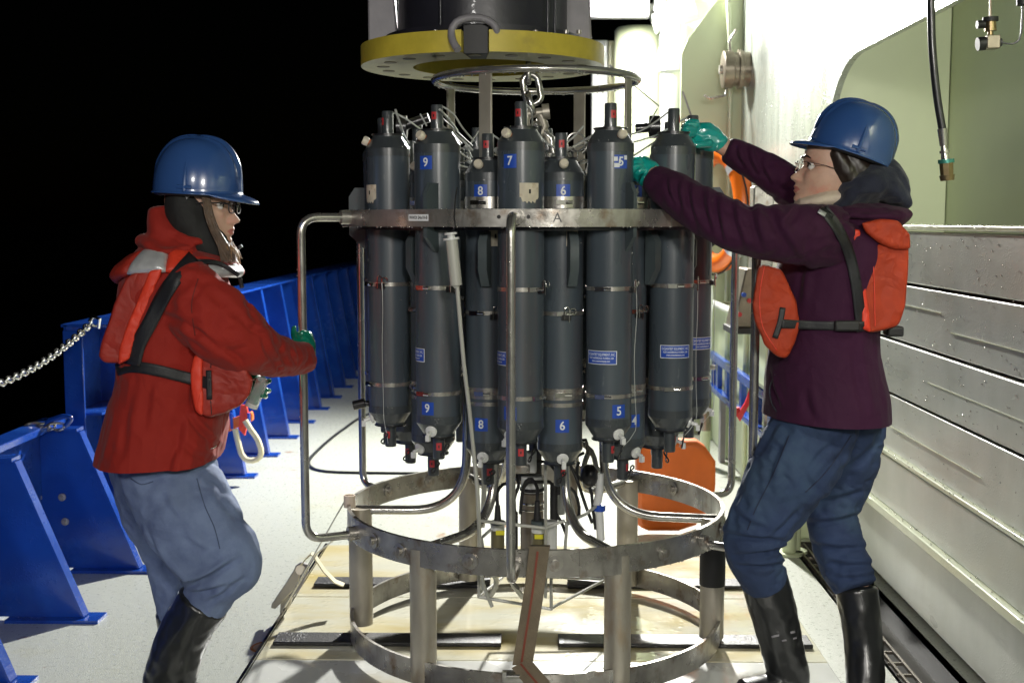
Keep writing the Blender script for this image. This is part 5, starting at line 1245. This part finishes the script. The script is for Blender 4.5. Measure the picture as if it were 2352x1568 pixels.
boot([S(468, 1380, 63, 3.37, .084), S(442, 1420, 61, 3.37, .080), S(420, 1465, 60, 3.38, .078), S(398, 1530, 61, 3.38, .072), S(380, 1600, 60, 3.39, .065), S(375, 1640, 50, 3.40, .06)],
     [S(372, 1632, 38, 3.40, .05), S(430, 1648, 30, 3.38, .05), S(490, 1656, 22, 3.37, .045)], 'boot', pl_, 1)
boot([S(403, 1400, 46, 3.62, .07), S(408, 1450, 44, 3.62, .065), S(410, 1520, 40, 3.62, .06), S(400, 1575, 38, 3.62, .055)],
     [S(398, 1580, 26, 3.62, .05), S(450, 1592, 20, 3.60, .048), S(500, 1596, 15, 3.58, .042)], 'boot', pl_, 2)
# vest: back slab, front slab, collar
def slabpx(outline, Y0, Y1, name, m, par, bevel=.02, voxel=.005, curve=0.0, smooth=6, disp=None):
    pts = [P(u, v, Y0) for u, v in outline]; cu = sum(u for u, v in outline) / len(outline); cv = sum(v for u, v in outline) / len(outline); dv = P(cu, cv, Y1) - P(cu, cv, Y0)
    mb = MB(); n = 9
    for k in range(n): pass
    mb.prism(pts, dv)
    return fuse(mb, name, m, voxel, smooth, disp, par)
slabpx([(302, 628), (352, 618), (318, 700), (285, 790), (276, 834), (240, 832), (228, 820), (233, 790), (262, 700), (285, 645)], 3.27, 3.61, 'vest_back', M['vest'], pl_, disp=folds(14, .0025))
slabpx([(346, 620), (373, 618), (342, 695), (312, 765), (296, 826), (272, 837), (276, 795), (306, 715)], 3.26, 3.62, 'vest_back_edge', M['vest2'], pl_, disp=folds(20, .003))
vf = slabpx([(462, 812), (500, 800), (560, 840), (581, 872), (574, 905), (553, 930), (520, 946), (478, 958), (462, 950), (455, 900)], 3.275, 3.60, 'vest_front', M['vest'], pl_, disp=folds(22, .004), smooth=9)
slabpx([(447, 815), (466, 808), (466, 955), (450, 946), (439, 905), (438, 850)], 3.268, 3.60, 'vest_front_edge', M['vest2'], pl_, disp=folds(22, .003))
# collar ring in coloured segments
cpath = []
for i in range(49):
    a = 2 * PI * i / 48; cc = P(405, 600, YL); ry = .185
    x = cc.x + .182 * math.cos(a); y = YL + ry * math.sin(a); z = cc.z - .018 * (math.cos(a) ** 2) + .012 - .006 * math.cos(a); cpath.append((x, y, z))
def colseg(i0, i1, m, name, h=.017, t=.046, tau=38):
    mb = MB(); n = 20; sub_ = 3; rings = []; N_ = (i1 - i0) * sub_; cc = P(405, 600, YL)
    for j in range(N_ + 1):
        f_ = i0 + j / sub_; a = 2 * PI * f_ / 48; o_ = Vector((math.cos(a), math.sin(a), 0)); back = max(0, -math.cos(a)) ** 2
        c_ = Vector((cc.x + (.150 + .014 * min(0, math.cos(a))) * math.cos(a), YL + .150 * math.sin(a), cc.z + .008 - .008 * math.cos(a) ** 2 - .012 * max(0, math.cos(a))))
        c_.z -= .022 * back; tt = t * (1 + .10 * back); ta = R(tau + 4 * back); e1 = o_ * math.cos(ta) - Vector((0, 0, 1)) * math.sin(ta); e2 = o_ * math.sin(ta) + Vector((0, 0, 1)) * math.cos(ta)
        hh = h * (1 + .45 * back)
        k_ = .35 if j in (0, N_) else (.85 if j in (1, N_ - 1) else 1)
        rings.append([c_ + e1 * tt * (1 if k_ == 1 else .97) * math.copysign(abs(math.cos(q)) ** .75, math.cos(q)) + e2 * hh * k_ * math.copysign(abs(math.sin(q)) ** .7, math.sin(q)) + e2 * .003 * noise.noise(c_ * 30 + e1 * math.cos(q)) for q in [2 * PI * z_ / n for z_ in range(n)]])
    vs_ = [p for r_ in rings for p in r_]; K = len(rings)
    mb.add(vs_, [(j * n + k, j * n + (k + 1) % n, (j + 1) * n + (k + 1) % n, (j + 1) * n + k) for j in range(K - 1) for k in range(n)] + [tuple(range(n))[::-1], tuple((K - 1) * n + k for k in range(n))])
    return mb.build(name, m, pl_, loc=-LO)
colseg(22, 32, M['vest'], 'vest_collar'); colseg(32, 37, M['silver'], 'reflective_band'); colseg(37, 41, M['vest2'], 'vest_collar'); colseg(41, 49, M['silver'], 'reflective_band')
colseg(1, 14, M['vest'], 'vest_collar'); colseg(14, 22, M['silver'], 'reflective_band')
tb = bvh(jl)
strap_on(tb, [(446, 590), (408, 632), (375, 680), (345, 740), (318, 790), (305, 838)], 34, 'strap', M['strap'], pl_, off=.010)
strap_on(tb, [(440, 600), (500, 604), (548, 632)], 10, 'strap', M['strap'], pl_, off=.012)
strap_on(bvh(jl, vf), [(268, 850), (300, 842), (350, 848), (410, 862), (480, 880)], 26, 'belt', M['strap'], pl_, off=.010)
strap_on(bvh(vf), [(479, 850), (480, 882), (481, 917)], 12, 'belt_patch', M['strap'], pl_, off=.008)
MB().tube([P(549, 565, 3.40), P(553, 570, 3.40)], .008).tube([P(551, 640, 3.38), P(556, 660, 3.37)], .006).build('whistle', M['black'], pl_, loc=-LO)
MB().tube([P(498, 1022, 3.30), P(490, 1028, 3.29), P(484, 1030, 3.29)], .0015).build('pocket_zip', M['bright'], pl_, loc=-LO)
tt_ = bvh(tl)
strap_on(tt_, [(452, 1098), (470, 1160), (492, 1210), (505, 1260)], 2.2, 'side_seam', M['seam'], pl_, off=.002, th=.0012, step=6)
strap_on(tt_, [(300, 1098), (325, 1112), (352, 1105)], 2.2, 'pocket_seam', M['seam'], pl_, off=.002, th=.0012, step=6)
strap_on(tb, [(455, 640), (440, 700), (448, 770)], 2.0, 'armhole_seam', M['seam_r'], pl_, off=.002, th=.001, step=6)
strap_on(bvh(vf), [(486, 808), (484, 845)], 2.0, 'piping', M['strap'], pl_, off=.002, th=.001, step=6)
strap_on(bvh(vf), [(484, 920), (486, 952)], 2.0, 'piping', M['strap'], pl_, off=.002, th=.001, step=6)
# long hair beside the face
hs2 = MB(); r8 = random.Random(4)
for i in range(150):
    t_ = r8.random(); e_ = r8.uniform(-3, 3)
    pts_ = [P(u + e_ + (t_ - .5) * w_, v, 3.352 + .02 * t_ + r8.uniform(-.002, .002)) for u, v, w_ in ((474, 452, 16), (480, 490, 18), (495, 532, 20), (514, 566, 24), (526 + e_, 594 + r8.uniform(-12, 10), 30))]
    hs2.tube(smooth_path(pts_, .02), .0009, 4, caps=False)
o = hs2.build('side_hair', M['hair_side'], pl_, loc=-LO, sharp=False); o['kind'] = 'stuff'
# gloves
gl = MB()
loft(gl, [S(694, 812, 27, 3.66, .030), S(698, 795, 28, 3.69, .030), S(696, 775, 24, 3.71, .026)], cap=.8)
fingers(gl, [[(696, 768, 3.69), (710, 775, 3.70), (716, 795, 3.74), (708, 808, 3.77)], [(698, 776, 3.68), (714, 788, 3.69), (719, 806, 3.73), (710, 818, 3.77)], [(700, 786, 3.67), (716, 800, 3.68), (719, 818, 3.72), (708, 828, 3.76)], [(694, 764, 3.69), (705, 766, 3.72), (706, 778, 3.76), (698, 788, 3.78)],
             [.0095, (690, 795, 3.66), (678, 782, 3.67), (674, 766, 3.70), (676, 753, 3.71)]])
fuse(gl, 'glove', M['glove2'], .003, 2, folds(60, .0012), pl_)
gl = MB()
loft(gl, [S(572, 872, 24, 3.62, .026), S(580, 892, 24, 3.60, .026), S(586, 905, 22, 3.58, .024)], cap=.8)
fingers(gl, [[(592, 880, 3.57), (608, 878, 3.56), (619, 874, 3.58)], [(594, 890, 3.56), (608, 895, 3.54), (618, 897, 3.57)], [(592, 900, 3.56), (603, 908, 3.54), (611, 910, 3.57)], [(584, 910, 3.57), (590, 922, 3.56), (588, 930, 3.58)], [.0095, (580, 882, 3.58), (592, 872, 3.55), (604, 868, 3.56)]])
fuse(gl, 'glove', M['glove2'], .003, 2, folds(60, .0012), pl_)
vl = thing('clear_sample_bottle', 'small clear plastic bottle held in the green gloved hand over the orange strap', 'bottle', P(592, 905, 3.55)); o0 = vl.location
MB().cyl(P(603, 872, 3.53), P(580, 925, 3.55), .017, n=20).build('bottle_shell', M['clear'], vl, loc=-o0)
MB().cyl(P(580, 925, 3.55), P(576, 934, 3.55), .019, n=20).build('bottle_cap', M['white'], vl, loc=-o0)
MB().cyl(P(612, 882, 3.53), P(590, 935, 3.55), .004, n=10).build('thin_rod', M['clear'], vl, loc=-o0)
# ------------------------------------------------------------------ RIGHT PERSON
YR = 3.62
g = P(1860, 1600, YR)
pr = thing('person', 'person in purple jacket and blue hard hat reaching both teal gloves up to the bottles', 'person', (g.x, YR, 0)); RO = pr.location
HR = frame_mx(P(1914, 394, YR), PI + R(-3), R(12))
bd = MB(); head_mesh(bd, HR, nosef=1.0); b2 = MB()
loft(b2, [S(1915, 440, 44, YR, .055), S(1925, 490, 46, YR, .058), S(1930, 560, 80, YR, .14), S(1900, 720, 90, YR, .14), S(1895, 860, 80, YR, .12), S(1895, 940, 65, YR, .09)])
loft(b2, [S(1880, 560, 45, 3.48, .05), S(1700, 530, 38, 3.42, .042), S(1590, 470, 30, 3.50, .034), S(1500, 400, 22, 3.60, .026)])
loft(b2, [S(1880, 520, 42, 3.78, .05), S(1850, 455, 36, 3.80, .05), S(1790, 412, 28, 3.84, .04), S(1730, 375, 24, 3.86, .034), S(1690, 353, 21, 3.87, .028), S(1650, 330, 20, 3.87, .024)])
loft(b2, [S(1855, 1010, 58, 3.58, .06), S(1740, 1210, 55, 3.54, .06), S(1775, 1400, 30, 3.60, .035), S(1810, 1540, 34, 3.64, .04)])
loft(b2, [S(1935, 1010, 55, 3.70, .06), S(1915, 1200, 50, 3.74, .055), S(1980, 1400, 28, 3.64, .035), S(1992, 1620, 33, 3.56, .04)])
bm_ = fuse(b2, 'torso', M['skin'], .009, 2, raw=True)
bd.add([v.co for v in bm_.vertices], [tuple(p.vertices) for p in bm_.polygons])
bd.build('body', [M['skin'], M['lip']], pr, loc=-RO, sharp=False)
face_bits(HR, pr, 'round', M['bright'])
hard_hat(frame_mx(P(1951, 354, YR), PI + R(-3), R(19)), pr)
hr = MB(); r9 = random.Random(5)
hb = MB(); loft(hb, [S(1908, 352, 26, YR, .088), S(1920, 376, 34, YR, .092), S(1938, 402, 38, YR, .092), S(1962, 430, 28, YR, .088)], cap=.6)
loft(hb, [S(1938, 352, 30, YR, .086), S(1960, 385, 40, YR, .090), S(1985, 420, 36, YR, .086)], cap=.6)
fuse(hb, 'hair', M['hair_d'], .004, 2, folds(60, .0025, (1, 1, .5)), pr)
# cream neck collar
cb = MB(); loft(cb, [S(1836, 466, 11, YR, .055), S(1860, 464, 17, YR, .084), S(1892, 458, 24, YR, .09), S(1930, 455, 24, YR, .088)], cap=.8)
fuse(cb, 'neck_warmer', M['cream'], .004, 3, folds(50, .002), pr)
# navy hood bunched at the back of the head
nh = MB()
loft(nh, [S(1900, 488, 14, YR, .09), S(1925, 462, 26, YR, .115), S(1950, 440, 38, YR, .125), S(1985, 425, 46, YR, .125), S(2020, 425, 42, YR, .115), S(2050, 450, 28, YR, .10), S(2072, 472, 12, YR, .08)], fold=.07, ff=14, seed=2, cap=.7)
loft(nh, [S(2030, 378, 18, YR, .06), S(2050, 405, 22, YR, .08), S(2062, 440, 20, YR, .085)], fold=.1, ff=20, seed=3, cap=.8)
fuse(nh, 'hood_lining', M['navy'], .005, 3, folds(24, .005), pr)
pjk = MB()
loft(pjk, [S(1960, 505, 75, YR, .12), S(1950, 545, 105, YR, .185), S(1915, 610, 118, YR, .20), S(1898, 690, 122, YR, .19), S(1892, 780, 122, YR, .185), S(1892, 870, 136, YR, .195), S(1897, 930, 143, YR, .215), S(1897, 972, 143, YR, .225), S(1897, 1040, 143, YR, .23)], fold=.016, ff=7, seed=1, cap=.15)
loft(pjk, [S(1905, 545, 72, 3.48, .085), S(1840, 540, 68, 3.42, .085), S(1760, 535, 60, 3.39, .078), S(1690, 522, 57, 3.40, .072), S(1620, 488, 54, 3.45, .066), S(1560, 450, 48, 3.50, .058), S(1520, 424, 40, 3.55, .050), S(1504, 412, 32, 3.57, .044)], fold=.09, ff=12, seed=2.5, cap=.25)
loft(pjk, [S(1905, 505, 66, 3.76, .08), S(1850, 455, 50, 3.80, .075), S(1790, 412, 42, 3.84, .062), S(1730, 375, 36, 3.86, .052), S(1690, 353, 32, 3.87, .046), S(1672, 345, 28, 3.87, .042)], fold=.09, ff=20, seed=3.5, cap=.25)
loft(pjk, [S(1885, 492, 16, YR, .11), S(1930, 492, 30, YR, .15), S(1980, 500, 36, YR, .16), S(2030, 500, 32, YR, .15), S(2068, 492, 16, YR, .11)], fold=.08, ff=14, seed=4, cap=.8)
jr = fuse(pjk, 'jacket', M['purple'], .0052, 2, creases([(1530, 415, 1545, 470, .009, 5), (1556, 418, 1560, 478, .010, 6), (1580, 425, 1592, 510, .011, 6), (1612, 435, 1628, 528, .011, 7), (1645, 450, 1655, 545, .010, 6), (1680, 465, 1700, 560, .010, 7), (1725, 470, 1745, 570, .012, 8), (1765, 480, 1830, 600, .012, 9), (1800, 520, 1840, 480, .008, 7), (1850, 600, 1830, 690, .008, 9), (1900, 480, 1960, 560, .007, 8), (1768, 850, 1785, 930, .008, 5), (1690, 340, 1705, 385, .009, 5), (1715, 345, 1735, 400, .009, 5), (1745, 365, 1765, 420, .009, 5), (1850, 900, 1870, 970, .006, 10), (1960, 800, 1985, 940, .007, 10), (1900, 500, 2060, 510, .008, 6)], folds(12, .0025), 3.9), pr, cut=(P(1900, 982, 3.41), (.04, 0, 1)))
ptr = MB()
loft(ptr, [S(1885, 955, 92, 3.60, .12), S(1855, 1020, 98, 3.56, .125), S(1812, 1090, 96, 3.53, .11), S(1768, 1160, 84, 3.52, .098), S(1737, 1218, 76, 3.52, .088), S(1728, 1262, 66, 3.54, .080), S(1742, 1300, 62, 3.56, .080), S(1757, 1328, 56, 3.58, .078)], fold=.08, ff=18, seed=6, cap=.2)
loft(ptr, [S(1935, 950, 96, 3.70, .135), S(1938, 1030, 88, 3.72, .12), S(1925, 1100, 74, 3.74, .10), S(1912, 1180, 60, 3.74, .086), S(1926, 1250, 58, 3.71, .080), S(1950, 1310, 58, 3.68, .078), S(1964, 1345, 52, 3.66, .076)], fold=.09, ff=19, seed=7, cap=.2)
trr = fuse(ptr, 'trousers', M['denim2'], .0052, 1, creases([(1668, 1225, 1800, 1245, .011, 6), (1690, 1275, 1810, 1262, .011, 6), (1700, 1300, 1812, 1296, .010, 5), (1690, 1180, 1750, 1215, .009, 7), (1760, 1240, 1840, 1170, .009, 7), (1690, 1130, 1660, 1200, .007, 6), (1800, 1010, 1760, 1100, .007, 9), (1930, 1010, 1850, 1080, .009, 8), (1880, 1150, 1985, 1130, .008, 7), (1870, 1200, 1975, 1185, .009, 6), (1870, 1250, 1985, 1262, .010, 6), (1905, 1290, 2000, 1300, .010, 6), (1915, 1325, 2010, 1322, .008, 5), (1935, 1080, 2020, 1020, .007, 8)], folds(15, .0025), 3.75), pr)
b1 = boot([S(1756, 1332, 54, 3.59, .070), S(1772, 1390, 55, 3.60, .069), S(1788, 1450, 52, 3.61, .066), S(1802, 1510, 50, 3.62, .06), S(1812, 1552, 48, 3.63, .058), S(1815, 1575, 44, 3.63, .055)],
     [S(1815, 1568, 34, 3.63, .046), S(1770, 1574, 26, 3.60, .048), S(1712, 1578, 19, 3.57, .042)], 'boot', pr, 3)
b2_ = boot([S(1968, 1352, 49, 3.66, .068), S(1976, 1410, 47, 3.64, .066), S(1983, 1480, 45, 3.62, .062), S(1988, 1560, 45, 3.58, .058), S(1990, 1620, 42, 3.55, .055)],
     [S(1990, 1618, 32, 3.55, .046), S(1935, 1632, 24, 3.53, .048), S(1885, 1638, 17, 3.51, .042)], 'boot', pr, 4)
tb1 = bvh(b1)
for k, (u0, u1, v0, v1) in enumerate(((1772, 1826, 1462, 1450), (1796, 1830, 1471, 1464))):
    strap_on(tb1, [(u0, v0), ((u0 + u1) / 2, (v0 + v1) / 2), (u1, v1)], 5 - k, 'boot_mark', M['greyplate'], pr, off=.0035, th=.001)
# vest
vfr = slabpx([(1750, 604), (1795, 618), (1815, 655), (1832, 700), (1837, 742), (1826, 785), (1806, 822), (1790, 820), (1760, 795), (1736, 745), (1727, 700), (1735, 650), (1740, 612)], 3.44, 3.78, 'vest_front', M['vest3'], pr, disp=folds(13, .004), smooth=12)
vbk = slabpx([(1968, 540), (2010, 560), (2086, 560), (2084, 640), (2078, 700), (2062, 745), (2035, 755), (2000, 763), (1984, 752), (1974, 640)], 3.44, 3.80, 'vest_back', M['vest3'], pr, disp=folds(12, .003), smooth=8)
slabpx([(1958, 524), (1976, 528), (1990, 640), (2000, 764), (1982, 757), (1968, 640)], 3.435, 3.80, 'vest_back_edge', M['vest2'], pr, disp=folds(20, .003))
vfl = slabpx([(1978, 512), (2020, 505), (2062, 508), (2088, 540), (2090, 572), (2060, 574), (2020, 558), (1990, 535)], 3.42, 3.82, 'vest_flap', M['vest3'], pr, disp=folds(16, .003), smooth=7)
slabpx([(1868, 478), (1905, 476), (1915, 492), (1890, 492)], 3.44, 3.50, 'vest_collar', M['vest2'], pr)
tb = bvh(jr)
strap_on(tb, [(1890, 480), (1922, 520), (1950, 580), (1966, 650), (1975, 720), (1980, 760)], 24, 'strap', M['strap'], pr, off=.010)
strap_on(bvh(jr, vfr, vbk), [(1796, 743), (1850, 746), (1910, 748), (1985, 748)], 20, 'belt', M['strap'], pr, off=.010)
strap_on(bvh(vfr), [(1798, 706), (1792, 740), (1780, 776)], 13, 'belt_patch', M['strap'], pr, off=.008)
MB().box(xsurf(tb, 1945, 748, .02), (.07, .02, .03)).build('belt_slider', M['black'], pr, loc=-RO, bevel=.006)
MB().box(P(2052, 760, 3.6), (.05, .05, .03)).build('belt_end', M['black'], pr, loc=-RO, bevel=.006)
strap_on(tb, [(1880, 484), (1896, 494)], 9, 'reflector', M['silver'], pr, off=.016)
strap_on(tb, [(1884, 478), (1912, 500)], 13, 'collar_tab', M['strap'], pr, off=.012)
tr_ = bvh(trr)
strap_on(tr_, [(1955, 1000), (1900, 1080), (1850, 1130)], 2.2, 'seat_seam', M['seam_d'], pr, off=.002, th=.0012, step=6)
strap_on(tr_, [(1812, 1000), (1775, 1090), (1735, 1170), (1712, 1230)], 2.2, 'side_seam', M['seam_d'], pr, off=.002, th=.0012, step=6)
strap_on(tb, [(1780, 860), (1768, 890), (1772, 925), (1784, 945)], 2.2, 'pocket_seam', M['navy'], pr, off=.002, th=.0012, step=6)
strap_on(bvh(vfr), [(1756, 612), (1745, 680), (1752, 750), (1785, 805)], 2.2, 'piping', M['vest2'], pr, off=.002, th=.0015, step=6)
strap_on(bvh(vbk), [(2004, 575), (2008, 650), (2010, 750)], 2.2, 'piping', M['vest2'], pr, off=.002, th=.0015, step=6)
# gloves
gf = MB()
loft(gf, [S(1655, 330, 20, 3.87, .026), S(1638, 322, 27, 3.87, .027), S(1618, 312, 31, 3.87, .028), S(1606, 307, 26, 3.87, .027)], cap=.8)
fingers(gf, [[.0095, (1600, 288, 3.85), (1582, 284, 3.84), (1572, 292, 3.86), (1570, 304, 3.90)], [.0095, (1594, 298, 3.84), (1577, 296, 3.82), (1569, 305, 3.85), (1570, 318, 3.89)], [.009, (1592, 308, 3.84), (1576, 308, 3.82), (1570, 318, 3.84), (1574, 328, 3.88)], [.0085, (1600, 280, 3.87), (1586, 279, 3.88), (1577, 284, 3.90), (1575, 294, 3.93)],
             [.0105, (1628, 330, 3.84), (1606, 333, 3.82), (1588, 326, 3.82), (1572, 316, 3.83)]])
fuse(gf, 'glove', M['glove'], .0027, 1, folds(38, .0028), pr)
MB().tube([P(1646, 318, 3.87), P(1650, 328, 3.845), P(1646, 342, 3.845)], .003).build('glove_cuff', M['glove'], pr, loc=-RO)
gn = MB()
loft(gn, [S(1506, 408, 19, 3.60, .026), S(1492, 394, 24, 3.62, .027), S(1476, 381, 22, 3.63, .027), S(1466, 376, 18, 3.64, .025)], cap=.8)
fingers(gn, [[(1476, 370, 3.62), (1460, 366, 3.61), (1448, 376, 3.63), (1444, 392, 3.67)], [(1470, 376, 3.60), (1455, 374, 3.59), (1447, 386, 3.61), (1448, 402, 3.65)], [(1472, 384, 3.60), (1459, 384, 3.58), (1453, 398, 3.60), (1456, 412, 3.64)], [.0078, (1480, 392, 3.60), (1468, 394, 3.59), (1463, 406, 3.61), (1466, 418, 3.64)],
             [.0098, (1492, 402, 3.60), (1482, 410, 3.59), (1476, 420, 3.60)]])
fuse(gn, 'glove', M['glove'], .0027, 1, folds(38, .0028), pr)

# ------------------------------------------------------------------ water drops
rd = random.Random(21); dm = MB()
def drop(p, r): dm.ball(p, (r, r, r * 1.25), 7, 5)
for k in range(90): a = rd.uniform(0, 360); drop(pol(a, TR_, ZTR - .013), rd.uniform(.0012, .0026))
for k in range(80): a = rd.uniform(-95, 95); drop(pol(a, RR - .003, ZM0 - .001), rd.uniform(.0012, .0025))
for k in range(70): a = rd.uniform(-95, 95); drop(pol(a, RR - .006, ZL0 - .001), rd.uniform(.0012, .003))
for k in range(60): a = rd.uniform(-95, 95); drop(pol(a, RR - .006, ZM1 + .001), rd.uniform(.001, .002))
for a0, r0, dz0 in ((-35, ro, 0), (-5, ro, 0), (25, ro, 0), (55, ro, 0), (-65, ro, 0), (10, ri, dzi), (-20, ri, dzi)):
    c_ = pol(a0, r0, ZB + dz0)
    for k in range(26):
        h = rd.choice([HB + .05, rd.uniform(-.04, HB), HB + .012, -.05]); rad = .049 if h > HB + .04 or h < -.04 else RB
        ang = rd.choice([rd.uniform(60, 110), rd.uniform(-110, -60), rd.uniform(-180, 180)])
        drop(c_ + Vector((rad * math.sin(R(ang)), -rad * math.cos(R(ang)), h)), rd.uniform(.0009, .002))
for a in (-5, -65, 55, 115, -125):
    for k in range(10): drop(pol(a, .79 + .0135, rd.uniform(.5, 1.44)), rd.uniform(.001, .002))
dw = MB()
def drop2(p, r): dw.ball(p, (r * .6, r, r * 1.2), 6, 4)
for k in range(900):
    y = rd.uniform(3.0, 5.6); z = rd.uniform(.14, 1.41); drop2((XP - .001, y, z), rd.uniform(.0009, .0028))
for k in range(350): drop2((XP - rd.uniform(0, .028), rd.uniform(3.0, 5.6), rd.choice([.407, .612, 1.438])), rd.uniform(.001, .003))
for k in range(500): drop2((XW - .001, rd.uniform(5.9, 8.2), rd.uniform(1.4, 3.0)), rd.uniform(.001, .003))
wd2 = dw.build('wall_drops', M['bright'], sharp=False); wd2['kind'] = 'stuff'; wd2['label'] = 'beads of water spattered over the plank barrier and wet wall'; wd2['category'] = 'water drops'
wd = dm.build('water_drops', M['bright'], sharp=False); wd['kind'] = 'stuff'; wd['label'] = 'small bright drops of water clinging to the hoops and bottles'; wd['category'] = 'water drops'
